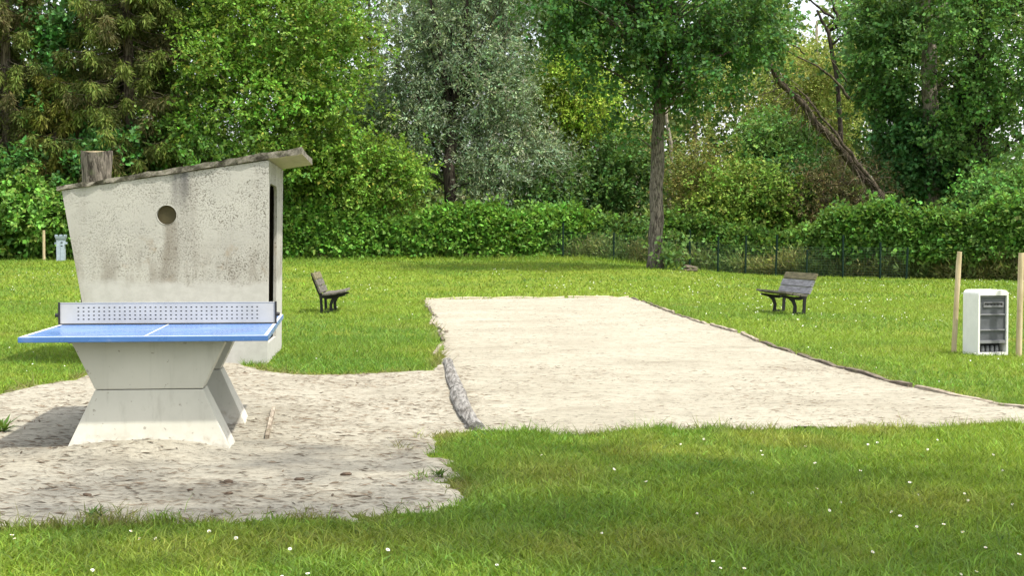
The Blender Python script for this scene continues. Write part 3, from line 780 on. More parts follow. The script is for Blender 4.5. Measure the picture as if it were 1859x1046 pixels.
# the mass of woodland further back
def build_wood():
    lv = Leaves(); rows = []
    for i in range(420):
        d = RNG.uniform(80, 104); px = RNG.uniform(-120, 1980)
        top = 40 + 130 * vnoise(np.array([px / 130.]), np.array([1.0]), 61)[0]
        if px < 650: top = -120
        elif px < 740: top = 135
        elif 960 < px < 1420: top = -60 + 60 * math.sin(px * .03)
        elif 1420 <= px < 1560: top = 60 + 30 * math.sin(px * 0.05)
        elif px >= 1560: top = -80
        else: top = -60
        py = RNG.uniform(top, 400)
        if abs(px - 1330) < 22 and 195 < py < 245: continue
        rows.append(ell(px, py, RNG.uniform(35, 60), RNG.uniform(30, 55), d, 2.0))
    for i in range(220):
        rows.append(ell(RNG.uniform(-120, 1980), RNG.uniform(330, 430), RNG.uniform(35, 60), RNG.uniform(25, 40), RNG.uniform(72, 90), 2.0))
    for j, (col, sel) in enumerate((((0.075, 0.125, 0.032), 0), ((0.115, 0.155, 0.042), 1), ((0.052, 0.095, 0.027), 2))):
        crown(lv, rows[sel::3], 1400, 8, 7, 0.8, 0.24, 0.18, col, size=0.6, cval=0.2, droop=0.3)
    o = link('far_woodland', lv.mesh('far_woodland'), M['leaf_matte']); o['kind'] = 'stuff'
    o['label'] = 'green mass of woodland far behind the garden trees'; o['category'] = 'woodland'
build_wood()
for (px, d, top, r, label) in ((1152, 74, 215, 0.20, 'short pale dead trunk just left of the lawn tree'), (1430, 76, 290, 0.09, 'thin whitish sapling stem beyond the lime-green bush'), (1212, 80, 190, 0.12, 'slim trunk directly behind the lawn tree trunk'),
                               (1355, 82, 120, 0.13, 'slim grey trunk beyond the fence left of the leaning tree'), (1260, 84, 100, 0.12, 'slim grey trunk beyond the russet bush'), (720, 84, -60, 0.14, 'slim dark trunk in the sky gap left of the willow')):
    b = Vector(base_at(px, d)); pts = wander([b, Vector(W3(px + 4, (top + 380) / 2, d)), Vector(W3(px - 3, top, d))], 0.05, 4)
    o = thing('dead_tree', label, 'dead tree', tuple(b), 0, 'bare trunks in the wood')
    mb = MB(); mb.tube([p - b for p in pts], lerp_list([r, r * 0.75], len(pts)), 8, True, 0.1); mb.build('trunk', M['bark_dark' if px == 720 else 'bark_pale'], o, smooth=True)
    for i in range(5):
        q = pts[random.randrange(3, len(pts))] - b; u = Vector((random.choice((-1, 1)) * random.uniform(.5, 1), random.gauss(0, .4), random.uniform(.2, .9)))
        MB().tube(bez(q, q + u * 0.4, q + u + Vector((0, 0, .3)), 4), [r * .3, r * .25, r * .18, r * .1], 5).build('snag', M['bark_pale'], o, smooth=True)

# ------------------------------------------------------------------ hedges
def hedge(name, label, line, n, col, L, W, tl=0.4, cat='hedge', group=None, low=0.0, dens2=0.35, leaf='leaf'):
    """line: list of (px, d, top height); leafy bank along it, bushy at front and top"""
    A = np.array([(WX(p, d), d, h) for p, d, h in line]); seg = np.linalg.norm(np.diff(A[:, :2], axis=0), axis=1); cum = np.r_[0, np.cumsum(seg)]
    u = RNG.uniform(0, cum[-1], n)
    x = np.interp(u, cum, A[:, 0]); y = np.interp(u, cum, A[:, 1]); h = np.interp(u, cum, A[:, 2])
    h = h * (0.60 + 0.52 * vnoise(u * 0.55, u * 0 + 3.3, 71) + 0.26 * vnoise(u * 1.7, u * 0 + 8.3, 74))
    f = RNG.random(n); th = f * math.pi * 0.62                     # front foot over the top
    bul = 0.55 + 0.5 * fbm(u * 1.1, f * 3, 72)
    rad = np.where(RNG.random(n) < 0.7, RNG.uniform(0.85, 1.0, n), RNG.uniform(0.3, 0.85, n))
    oy = -np.cos(th) * bul * rad * 0.9; oz = np.sin(np.minimum(th * 1.15, 1.75)) ** 0.7 * h * rad
    oz = np.maximum(oz, low * h)
    P = np.stack([x, y + oy, ground_z(x, y) + oz], 1)
    O = unit(np.stack([RNG.normal(0, .35, n), -np.cos(th), np.sin(th) + 0.15], 1))
    cv = (0.62 + 0.76 * fbm(u * 1.1, f * 4 + 5, 73))[:, None] * (1 + RNG.normal(0, 0.07, (n, 3)))
    T = unit(O + RNG.normal(size=(n, 3)) * 0.55)
    lv = Leaves(); base = A[0].copy(); base[2] = gz(line[0][0], line[0][1])
    shoot = np.where((th > 1.0) & (RNG.random(n) < 0.07), 2.6, 1.0)
    T = np.where((shoot > 1)[:, None], unit(T + np.array([[0, 0, 0.9]])), T)
    sprays(lv, P, T, tl * RNG.uniform(0.5, 1.5, n) * shoot, 8, L, W, col, 0.35, 0.8, 0.7, 0.10, 0.24, cv)
    root = thing(name, label, cat, tuple(base), 0, group)
    mb = MB()
    for i in range(int(n / 60)):
        j = random.randrange(n); q = Vector((x[j], y[j], float(ground_z(x[j:j + 1], y[j:j + 1])[0])))
        e = Vector(P[j])
        mb.tube([v - Vector(base) for v in bez(q, q.lerp(e, .5) + Vector((random.gauss(0, .2), 0, .2)), e, 4)], [0.014, 0.012, 0.009, 0.006], 4, False)
    mb.build('stems', M['bark'], root, smooth=True)['kind'] = 'stuff'
    o = link('foliage', lv.mesh('foliage'), M[leaf], root); o.location = -Vector(base)
    return root

hedge('hedge', 'leafy green hedge on the left seen between picture edge and hut', [(-160, 59.8, 1.6), (60, 59.8, 1.7), (330, 60, 1.7), (500, 60.5, 1.8)], 3600, BRAMBLE, 0.12, 0.095)
hedge('hedge', 'lush green bramble hedge between the hut and the fence', [(480, 60.0, 1.85), (640, 60.0, 1.75), (770, 60.3, 1.7), (860, 60.3, 2.0), (960, 60.9, 1.7), (1030, 61.8, 1.55), (1110, 62.6, 1.3)], 5700, BRAMBLE, 0.115, 0.09)
hedge('hedge', 'climbing leaves hanging over the wire fence left of the lawn tree', [(930, 62.4, 1.8), (1060, 62.4, 1.8), (1200, 61.6, 1.75)], 2300, (0.052, 0.112, 0.026), 0.10, 0.075, low=0.60)
hedge('hedge', 'bushy hedge top behind the wire fence right of the lawn tree', [(1200, 61.4, 1.75), (1300, 60, 1.75), (1420, 58, 1.7), (1520, 56.4, 1.8)], 3000, (0.070, 0.140, 0.026), 0.105, 0.08, low=0.58)
hedge('hedge', 'tall bright hedge behind the two stakes at the right', [(1500, 55.4, 2.0), (1600, 54, 2.3), (1700, 52.4, 2.5), (1800, 51, 2.5), (1960, 49, 2.6)], 4600, (0.066, 0.145, 0.025), 0.11, 0.085, low=0.42)

def build_undergrowth():
    lv = Leaves(); n = 9500
    px = RNG.uniform(900, 1960, n); d = np.interp(px, [900, 1200, 1500, 1960], [61.6, 60.4, 55.2, 48.2]) + RNG.uniform(-0.35, 1.0, n)
    x = WX(px, d); z = ground_z(x, d)
    B = np.stack([x, d, z], 1); T = unit(RNG.normal(size=(n, 3)) * 0.35 + np.array([[0, -0.1, 1.0]]))
    hh = RNG.uniform(0.25, 1.0, n) * (0.6 + 0.8 * vnoise(px / 25, d * 0, 81))
    t = vnoise(px / 40., d * 0, 82)[:, None]
    cv = 0.75 + 0.5 * RNG.random((n, 1)) * np.ones((1, 3)); cv = cv * (np.array([[1.5, 1.05, 1.2]]) * t + np.array([[0.8, 0.95, 1.0]]) * (1 - t))
    sprays(lv, B, T, hh, 7, 0.15, 0.030, (0.085, 0.125, 0.036), 0.1, 0.45, 0.3, 0.1, 0.25, cv)
    o = link('undergrowth', lv.mesh('undergrowth'), M['leaf_matte']); o['kind'] = 'stuff'
    o['label'] = 'tangled weeds and tall grass growing along the wire fence'; o['category'] = 'undergrowth'
build_undergrowth()

# ------------------------------------------------------------------ wire fence
M['fence_green'] = mat_plain('fence_green', (0.008, 0.022, 0.015), 0.8, 0.0, spec=0.1)
M['wire'] = mat_plain('wire', (0.06, 0.11, 0.075), 0.4, 0.2)
def build_fence():
    posts = [(928, 60.4, 418, 468), (1022, 60.2, 402, 470), (1114, 59.9, 422, 476), (1252, 58.0, 415, 490), (1303, 57.0, 426, 494), (1353, 56.0, 424, 498), (1408, 55.2, 422, 500), (1464, 54.0, 448, 498), (1530, 53.0, 426, 507), (1598, 51.6, 440, 510), (1645, 50.6, 450, 512)]
    b = Vector(base_at(posts[0][0], posts[0][1]))
    root = thing('wire_fence', 'thin dark green wire mesh fence with slim posts before the hedge', 'fence', tuple(b))
    tops = []
    for (px, d, y0, y1) in posts:
        g = Vector(base_at(px, d)); h = max(1.05, (y1 - y0) * d / FOC); lean = random.gauss(0.02, 0.03)
        mb = MB(); mb.tube([(0, 0, -0.1), (lean, 0, h)], [0.038, 0.038], 8)
        mb.build('post', M['fence_green'], root, loc=g - b)
        tops.append((g - b, 1.15))
    mb = MB()
    for (p, h), (q, h2) in zip(tops[:-1], tops[1:]):
        L = (q - p).length; k = max(2, int(L / 0.12))
        for i in range(13):
            z = 0.05 + i * 0.09; mb.tube([p + Vector((0, -.04, z)), q + Vector((0, -.04, z))], [0.0022] * 2, 3, False)
        for i in range(k):
            c = p.lerp(q, i / k) + Vector((0, -.042, 0)); mb.tube([c, c + Vector((0, 0, 1.15))], [0.002] * 2, 3, False)
    mb.build('wire_mesh', M['wire'], root)
build_fence()

# ------------------------------------------------------------------ concrete hut
def mat_hut():
    n = NT('hut_concrete'); xyz = n.sep(); x, z = xyz[0], xyz[2]
    big = n.noise(1.6, 4, 0.6); mid = n.noise(9, 4, 0.65); streak = n.noise(7, 4, 0.6, n.coord((1, 1, 0.12)))
    c = n.mix(n.range(big, 0.3, 0.7), (0.368, 0.366, 0.328), (0.315, 0.314, 0.284))
    c = n.mix(n.range(streak, 0.5, 0.75, 0, 0.5), c, (0.26, 0.25, 0.22))
    # eroded, pitted upper part; more of it towards the right
    pits = n.noise(62, 3, 0.65, dist=0.6); pits2 = n.noise(24, 2, 0.5)
    where = n.math('MULTIPLY', n.range(x, -2.3, -0.7, 0.40, 1.0), n.range(n.noise(2.0, 4, 0.65), 0.38, 0.60, 0.12, 1.0))
    thr = n.range(pits, 0.535, 0.60); thr2 = n.range(pits2, 0.645, 0.68)
    upper = n.range(n.math('ADD', z, n.math('MULTIPLY', n.math('SUBTRACT', n.noise(5, 4), 0.5), 0.22)), 0.84, 0.96)
    lowleft = n.range(n.math('ADD', x, n.math('MULTIPLY', z, 0.28)), -1.78, -1.62, 1.0, 0.0)
    upper = n.math('MAXIMUM', upper, n.math('MULTIPLY', lowleft, 0.8))
    soft = n.mix(n.range(mid, 0.35, 0.65), (0.38, 0.38, 0.355), (0.34, 0.34, 0.315))
    belt = n.math('MULTIPLY', n.range(z, 1.5, 0.95, 0, 0.65), n.range(n.noise(5.0, 5, 0.7, n.coord((1, 1, 0.35))), 0.40, 0.62))
    c = n.mix(belt, c, (0.195, 0.18, 0.15))
    dots = n.math('LESS_THAN', n.voro(21), n.range(n.noise(3.7, 3, 0.6), 0.40, 0.70, 0.02, 0.24))
    pit = n.math('MAXIMUM', n.math('MULTIPLY', n.math('MAXIMUM', thr, thr2), where), n.math('MULTIPLY', dots, n.range(x, -1.9, -0.6, 0.25, 1.0)))
    c = n.mix(n.math('MULTIPLY', pit, 0.85), c, (0.10, 0.09, 0.07))
    c = n.mix(upper, soft, c)
    # run-off stain below the roof and below the vent
    def band(x0, w, z0, z1):
        bx = n.range(n.math('ABSOLUTE', n.math('SUBTRACT', n.math('ADD', x, n.math('MULTIPLY', n.math('SUBTRACT', n.noise(4, 3), 0.5), 0.10)), x0)), w * 0.35, w, 1.0, 0.0)
        bz = n.math('MULTIPLY', n.range(z, z0, z0 + 0.38), n.range(z, z1, z1 + 0.03, 1.0, 0.0))
        return n.math('MULTIPLY', n.math('MULTIPLY', bx, bz), n.range(streak, 0.25, 0.6, 0.35, 0.9))
    c = n.mix(band(-0.93, 0.13, 1.62, 2.3), c, (0.09, 0.09, 0.092))
    c = n.mix(n.math('MULTIPLY', band(-1.03, 0.12, 0.86, 1.55), 0.6), c, (0.15, 0.13, 0.10))
    c = n.mix(n.math('MULTIPLY', band(-0.90, 0.16, 1.0, 2.0), 0.35), c, (0.18, 0.17, 0.15))
    rust = n.math('MULTIPLY', n.range(n.noise(3.4, 4, 0.7), 0.56, 0.70, 0, 0.4), n.math('MULTIPLY', n.range(z, 0.85, 1.0), n.range(z, 1.25, 1.5, 1.0, 0.0)))
    c = n.mix(rust, c, (0.22, 0.16, 0.09))
    h = n.math('SUBTRACT', n.math('MULTIPLY', mid, 0.4), n.math('MULTIPLY', n.math('MULTIPLY', pit, upper), 1.0))
    n.bump(h, 0.6, 0.012)
    return n.fin(c, 0.9, 0, 0.2)
M['hut'] = mat_hut()
def mat_roof():
    n = NT('hut_roof_slab'); a = n.noise(7, 5, 0.7); b = n.noise(30, 4, 0.7); st = n.noise(11, 4, 0.7, n.coord((1.2, 1.2, 0.3)))
    c = n.mix(n.range(a, 0.40, 0.62), (0.19, 0.178, 0.145), (0.04, 0.037, 0.028))
    c = n.mix(n.range(b, 0.5, 0.7, 0, 0.6), c, (0.07, 0.08, 0.035))
    z = n.sep(); nz = n.node('ShaderNodeNewGeometry')
    under = n.range(n.sep(nz.outputs['Normal'])[2], -0.6, -0.8)
    c = n.mix(under, c, n.mix(n.range(a, .4, .7), (0.46, 0.43, 0.34), (0.38, 0.36, 0.28)))
    n.bump(n.math('ADD', a, b), 0.5, 0.02)
    return n.fin(c, 0.95, 0, 0.15)
M['roof'] = mat_roof()
M['inner_shade'] = mat_plain('hut_inner_shade', (0.085, 0.076, 0.05), 0.9, var=0.25)  # shade inside the hut put into a dark floor and sheet colour

def build_hut():
    root = thing('concrete_hut', 'weathered concrete hut with sloping slab roof and round vent hole', 'hut', (HUT_O[0], HUT_O[1], 0), HUT_YAW)
    XL, XLT, XR = -1.86, -2.20, 0.03
    ZR, ZL = 2.245, 1.905
    circ = [(-1.08 + 0.108 * math.cos(a), 1.642 + 0.108 * math.sin(a)) for a in [2 * math.pi * i / 28 for i in range(28)]]
    MB().plate([(XL, -0.1), (0, -0.1), (XR, ZR), (XLT, ZL)], [circ], lambda u, v, w: (u, w, v), 0.10).build('wall', M['hut'], root)
    # collar round the vent, a little proud of the wall
    mb = MB(); n = 28
    r0, r1 = 0.106, 0.113
    ring = []
    for k in range(n):
        a = 2 * math.pi * k / n; ring.append((math.cos(a), math.sin(a)))
    vs = [(-1.08 + c * r, y, 1.642 + s * r) for (r, y) in ((r1, 0.0), (r1 - .004, -0.004), (r0, -0.004), (r0, 0.10)) for c, s in ring]
    fs = [(j * n + k, j * n + (k + 1) % n, (j + 1) * n + (k + 1) % n, (j + 1) * n + k) for j in range(3) for k in range(n)]
    mb.add(vs, fs); mb.build('vent_collar', M['hut'], root, smooth=True)
    MB().tube([(-1.08, 0.066, 1.642), (-1.08, 0.074, 1.642)], [0.1055, 0.1055], 28).build('vent_cover', mat_plain('vent_cover', (0.085, 0.072, 0.034), 0.8, var=0.2), root)
    # side wall with the doorway
    D = 2.30
    y0, y1, z0, z1, r = 0.14, 1.30, 0.22, 2.00, 0.16
    arc = [(y1 - r + r * math.cos(t), z1 - r + r * math.sin(t)) for t in [i * math.pi / 2 / 6 for i in range(7)]]
    arc2 = [(y0 + r + r * math.cos(t), z1 - r + r * math.sin(t)) for t in [math.pi / 2 + i * math.pi / 2 / 6 for i in range(7)]]
    door = [(y0, z0), (y1, z0)] + arc + arc2
    MB().plate([(0.101, -0.1), (D - .101, -0.1), (D - .101, ZR), (0.101, ZR)], [door], lambda u, v, w: (XR * max(v, 0) / ZR - w, u, v), 0.035).build('wall', M['hut'], root)
    MB().plate([(XL, -0.1), (0, -0.1), (XR, ZR), (XLT, ZL)], [], lambda u, v, w: (u, D - w, v), 0.10).build('wall', M['hut'], root)
    MB().loft([(XL, 0.101, -0.1), (XL + .1, 0.101, -0.1), (XLT + .1, 0.101, ZL + .01), (XLT, 0.101, ZL)], [(XL, D - .101, -0.1), (XL + .1, D - .101, -0.1), (XLT + .1, D - .101, ZL + .01), (XLT, D - .101, ZL)]).build('wall', M['hut'], root)
    MB().box(XL + .11, -0.12, 0.11, D - .11, -0.05, 0.10).build('floor', M['inner_shade'], root)
    MB().plate([(XL + .12, 0.1), (-0.11, 0.1), (-0.08, ZR - .05), (XLT + .12, ZL - .02)], [], lambda u, v, w: (u, D - .103 - w, v), 0.01).build('shade_lining', M['inner_shade'], root)  # thin dark sheets added so the room behind the doorway looks shaded
    MB().loft([(XL + .103, 0.12, 0.1), (XL + .113, 0.12, 0.1), (XLT + .113, 0.12, ZL - .02), (XLT + .103, 0.12, ZL - .02)], [(XL + .103, D - .12, 0.1), (XL + .113, D - .12, 0.1), (XLT + .113, D - .12, ZL - .02), (XLT + .103, D - .12, ZL - .02)]).build('shade_lining', M['inner_shade'], root)
    # roof slab: ragged edges, thicker towards the door side
    N = 30; vs = []; fs = []
    for i in range(N + 1):
        t = i / N; x = -2.25 + 2.64 * t; zt = 1.945 + 0.168 * (x + 2.25); th = 0.042 + 0.032 * t
        j = lambda s: random.gauss(0, s)
        vs += [(x + j(.004), -0.022 + j(.006), zt - th + j(.003)), (x + j(.004), -0.02 + j(.009), zt + j(.006)), (x, D * .5 + j(.01), zt + .01 + j(.01)), (x + j(.004), D + 0.06 + j(.01), zt + j(.006)), (x + j(.004), D + 0.06 + j(.01), zt - th)]
    for i in range(N):
        a = i * 5; b = a + 5
        for k in range(5): k2 = (k + 1) % 5; fs.append((a + k, a + k2, b + k2, b + k))
    fs += [(0, 1, 2, 3, 4), tuple(N * 5 + q for q in (4, 3, 2, 1, 0))]
    roof = MB().add(vs, fs).build('roof', M['roof'], root)
build_hut()

# ------------------------------------------------------------------ table tennis table
def mat_tabletop():
    n = NT('table_blue'); w = n.noise(3, 4, 0.6); f = n.noise(40, 3)
    c = n.mix(n.range(w, 0.3, 0.7), (0.042, 0.120, 0.32), (0.05, 0.135, 0.35))
    c = n.mix(n.range(n.noise(6, 4, .7), 0.55, 0.75, 0, 0.35), c, (0.26, 0.30, 0.36))
    n.bump(f, 0.06, 0.004)
    return n.fin(c, n.range(w, 0.3, 0.7, 0.20, 0.36), 0, 0.6)
M['table_blue'] = mat_tabletop()
M['line_white'] = mat_plain('line_white', (0.55, 0.56, 0.55), 0.5, var=0.08)
def mat_leg():
    n = NT('table_leg_concrete'); a = n.noise(2.5, 4, 0.6); b = n.noise(14, 4, 0.65); z = n.sep()[2]
    c = n.mix(n.range(a, 0.3, 0.7), (0.47, 0.465, 0.40), (0.415, 0.41, 0.35))
    c = n.mix(n.range(b, 0.60, 0.75, 0, 0.35), c, (0.34, 0.32, 0.26))
    splash = n.range(n.math('ADD', z, n.math('MULTIPLY', n.noise(9, 4), 0.10)), 0.10, 0.24, 0.45, 0.0)
    c = n.mix(splash, c, (0.56, 0.54, 0.48))
    runs = n.noise(16, 5, 0.65, n.coord((1, 1, 0.07)))
    c = n.mix(n.range(runs, 0.52, 0.72, 0, 0.38), c, (0.30, 0.285, 0.235))
    mud = n.math('MULTIPLY', n.range(z, 0.04, 0.20, 1.0, 0.0), n.range(n.noise(11, 5, 0.7), 0.42, 0.62))
    c = n.mix(n.math('MULTIPLY', mud, 0.55), c, (0.27, 0.235, 0.175))
    chips = n.range(n.noise(22, 3, 0.6), 0.66, 0.71)
    c = n.mix(n.math('MULTIPLY', chips, 0.6), c, (0.16, 0.14, 0.11))
    n.bump(b, 0.12, 0.006)
    return n.fin(c, 0.7, 0, 0.3)
M['leg'] = mat_leg()
def mat_steel():
    n = NT('net_steel'); a = n.noise(3, 4, 0.6); b = n.noise(24, 4, 0.6, n.coord((1, 1, 5)))
    c = n.mix(n.range(a, 0.35, 0.7), (0.34, 0.34, 0.335), (0.41, 0.41, 0.405))
    c = n.mix(n.range(b, 0.55, 0.75, 0, 0.3), c, (0.36, 0.36, 0.35))
    return n.fin(c, 0.5, 0.0, 0.4)
M['steel'] = mat_steel()
M['black'] = mat_plain('black_bracket', (0.018, 0.018, 0.02), 0.5)

def build_table():
    root = thing('table_tennis_table', 'outdoor table tennis table with blue top, steel net and concrete legs', 'table', (TABLE_O[0], TABLE_O[1], 0), TABLE_YAW)
    L, W, H = 2.74, 1.525, 0.76
    top = MB().box(-W / 2, W / 2, 0, L, H - 0.034, H).build('tabletop', M['table_blue'], root, bevel=0.004)
    z = H + 0.0015
    for (a, b, c, d) in ((-W / 2 + .006, W / 2 - .006, .005, .025), (-W / 2 + .006, W / 2 - .006, L - .025, L - .005), (-W / 2 + .006, -W / 2 + .026, .0255, L - .0255), (W / 2 - .026, W / 2 - .006, .0255, L - .0255), (-.004, .004, .0255, L - .0255)):
        MB().box(a, b, c, d, H - .001, z).build('line', M['line_white'], top)
    # steel rails under the slab
    MB().box(-W / 2 + .25, W / 2 - .25, 0.3, 0.36, H - .06, H - .035).build('rail', M['steel'], root)
    # perforated steel net
    net_z0, net_z1, t = H + 0.008, H + 0.155, 0.010
    cols = 36; rows = 4; hw = 0.0125; hz = 0.0085; sx = 0.0357; sz = 0.0275
    xe = [-W / 2 + .012]; 
    for i in range(cols):
        cx = (i - (cols - 1) / 2) * sx; xe += [cx - hw / 2, cx + hw / 2]
    xe.append(W / 2 - .012)
    ze = [net_z0]
    for j in range(rows):
        cz = net_z0 + 0.032 + j * sz; ze += [cz - hz / 2, cz + hz / 2]
    ze.append(net_z1)
    mb = MB(); yn = L / 2
    nx, nz = len(xe), len(ze)
    vs = [(x, yn - t / 2, zz) for zz in ze for x in xe] + [(x, yn + t / 2, zz) for zz in ze for x in xe]
    fs = []; o = nx * nz
    def solid(i, j): return 0 <= i < nx - 1 and 0 <= j < nz - 1 and not (i % 2 == 1 and j % 2 == 1)
    for j in range(nz - 1):
        for i in range(nx - 1):
            if not solid(i, j): continue
            a, b, c, d = j * nx + i, j * nx + i + 1, (j + 1) * nx + i + 1, (j + 1) * nx + i
            fs += [(a, b, c, d), (o + d, o + c, o + b, o + a)]
            if not solid(i - 1, j): fs.append((a, d, o + d, o + a))
            if not solid(i + 1, j): fs.append((b, o + b, o + c, c))
            if not solid(i, j - 1): fs.append((a, o + a, o + b, b))
            if not solid(i, j + 1): fs.append((d, c, o + c, o + d))
    net = mb.add(vs, fs).build('net', M['steel'], root)
    MB().box(-W / 2 + .02, W / 2 - .02, yn - .001, yn + .001, net_z0 + .004, net_z1 - .006).build('hole_shade', M['black'], net)  # black sheet added inside the net so its holes look shaded
    MB().box(-W / 2 + .0, W / 2 - .0, yn - .007, yn + .007, net_z1 - .001, net_z1 + .004).build('top_rim', M['steel'], net)
    MB().box(-W / 2 + .0, W / 2 - .0, yn - .008, yn + .008, H + .001, net_z0 + .002).build('bottom_rim', M['black'], net)
    for s in (-1, 1):
        x0 = s * (W / 2 + 0.001)
        b = MB().box(min(x0, x0 - s * .014), max(x0, x0 - s * .014), yn - .012, yn + .012, H + .002, net_z1 + .006).build('end_bracket', M['black'], net)
        MB().tube([(x0, yn, H + .07), (x0 + s * .022, yn, H + .07)], [.016, .013], 10).build('knob', M['black'], b)
    # two concrete legs, each an hourglass of two blocks
    def block(w0, t0, z0, w1, t1, z1):
        return MB().loft([(-w0 / 2, -t0 / 2, z0), (w0 / 2, -t0 / 2, z0), (w0 / 2, t0 / 2, z0), (-w0 / 2, t0 / 2, z0)], [(-w1 / 2, -t1 / 2, z1), (w1 / 2, -t1 / 2, z1), (w1 / 2, t1 / 2, z1), (-w1 / 2, t1 / 2, z1)])
    up = block(0.67, 0.28, 0.412, 0.965, 0.30, H - 0.037).mesh('leg_upper', bevel=0.006)
    lo = block(1.075, 0.46, -0.03, 0.675, 0.285, 0.408).mesh('leg_lower', bevel=0.006)
    for yy in (0.34, 1.80):
        lg = link('leg', lo, M['leg'], root, (0.005, yy, 0))
        link('leg_head', up, M['leg'], lg)
        MB().box(.46, .575, -.03, .18, 0.0, 0.024).build('foot_plate', M['sand_pad'], lg, bevel=0.003)
build_table()

# ------------------------------------------------------------------ benches
def mat_plank(name, a, b, moss=0.35):
    n = NT(name); v = n.coord((0.12, 1, 1)); g = n.noise(42, 5, 0.7, v); w = n.noise(5, 4, 0.65)
    c = n.mix(n.range(g, 0.35, 0.65), a, b)
    c = n.mix(n.range(w, 0.5, 0.68, 0, moss), c, (0.10, 0.10, 0.045))
    n.bump(g, 0.5, 0.006)
    return n.fin(c, 0.85, 0, 0.2)
M['plank'] = mat_plank('plank_grey', (0.05, 0.047, 0.04), (0.13, 0.122, 0.105))
M['plank_pale'] = mat_plank('plank_pale', (0.13, 0.13, 0.137), (0.25, 0.25, 0.265), 0.1)
M['plank_lichen'] = mat_plank('plank_lichen', (0.075, 0.068, 0.04), (0.17, 0.15, 0.085), 0.6)
M['iron'] = mat_plain('cast_iron', (0.014, 0.015, 0.015), 0.6, 0.2, bump=0.3)

def build_bench(label, loc, rz, pale, S=1.0):
    """local x runs along the bench, local -y is where the sitter looks"""
    root = thing('park_bench', label, 'bench', loc, rz, 'benches beside the court')
    L = 1.50
    # side profile, f = forward, z = up
    back = [(0.20, 0.295), (0.16, 0.40), (0.11, 0.52), (0.035, 0.67)]
    def plank(name, f0, z0, ang, w, th, mat, le=L):
        Mx = Matrix.Rotation(ang, 4, 'X')
        mb = MB().box(-le / 2, le / 2, -w / 2, w / 2, -th / 2, th / 2)
        return mb.build(name, mat, root, bevel=0.006, loc=(random.uniform(-.01, .01), -f0, z0), rot=(ang, 0, 0))
    for (f, z, m) in ((0.055, 0.625, M['plank_lichen']), (0.10, 0.51, M['plank_pale'] if pale else M['plank']), (0.145, 0.395, M['plank_pale'] if pale else M['plank'])):
        plank('back_plank', f + 0.035, z, math.radians(66), 0.116, 0.034, m)
    for (f, z, a) in ((0.29, 0.312, -2), (0.42, 0.325, -9), (0.55, 0.352, -13)):
        plank('seat_plank', f, z + .012, math.radians(a), 0.122, 0.036, M['plank'])
    def strip(path, hw, th):
        """flat cast strip of varying depth following a path in (f,z)"""
        a = []; b = []
        for i, (f, z) in enumerate(path):
            p = path[max(i - 1, 0)]; q = path[min(i + 1, len(path) - 1)]
            d = Vector((q[0] - p[0], q[1] - p[1])).normalized(); nn = Vector((-d.y, d.x)) * hw[i]
            a.append((f + nn.x, z + nn.y)); b.append((f - nn.x, z - nn.y))
        return a + b[::-1]
    prof = [
        strip([(0.030, 0.68), (0.075, 0.55), (0.12, 0.44), (0.17, 0.335), (0.215, 0.285), (0.29, 0.265), (0.40, 0.272), (0.50, 0.292), (0.60, 0.315)], [.012, .018, .02, .026, .03, .028, .026, .022, .014], 0),
        strip([(0.185, 0.31), (0.195, 0.2), (0.20, 0.1), (0.205, -0.05)], [.026, .022, .022, .026], 0),
        strip([(0.43, 0.275), (0.385, 0.22), (0.355, 0.14), (0.36, 0.06), (0.375, -0.05)], [.035, .026, .024, .026, .034], 0),
        strip([(0.215, 0.012), (0.29, 0.028), (0.36, 0.012)], [.014, .012, .014], 0)]
    for s in (-1, 1):
        lg = None
        for i, pr in enumerate(prof):
            x0 = s * 0.50 - 0.022 + i * .0006
            o = MB().plate(pr, [], lambda u, v, w: (x0 + w, -u, v), 0.044 - i * .0012).build(('side_frame', 'leg', 'leg', 'stretcher')[i], M['iron'], root, bevel=0.0)
    root.scale = (S, S, S)
    return root
d1 = 28.6
build_bench('dark wooden bench seen end-on between hut and court', (WX(566, d1), d1, 0.0), math.radians(93), False, 1.12)
build_bench('wooden bench with pale grey backrest boards right of the court', (WX(1462, 28.1), 28.1, 0.0), math.radians(-81), True, 1.12)

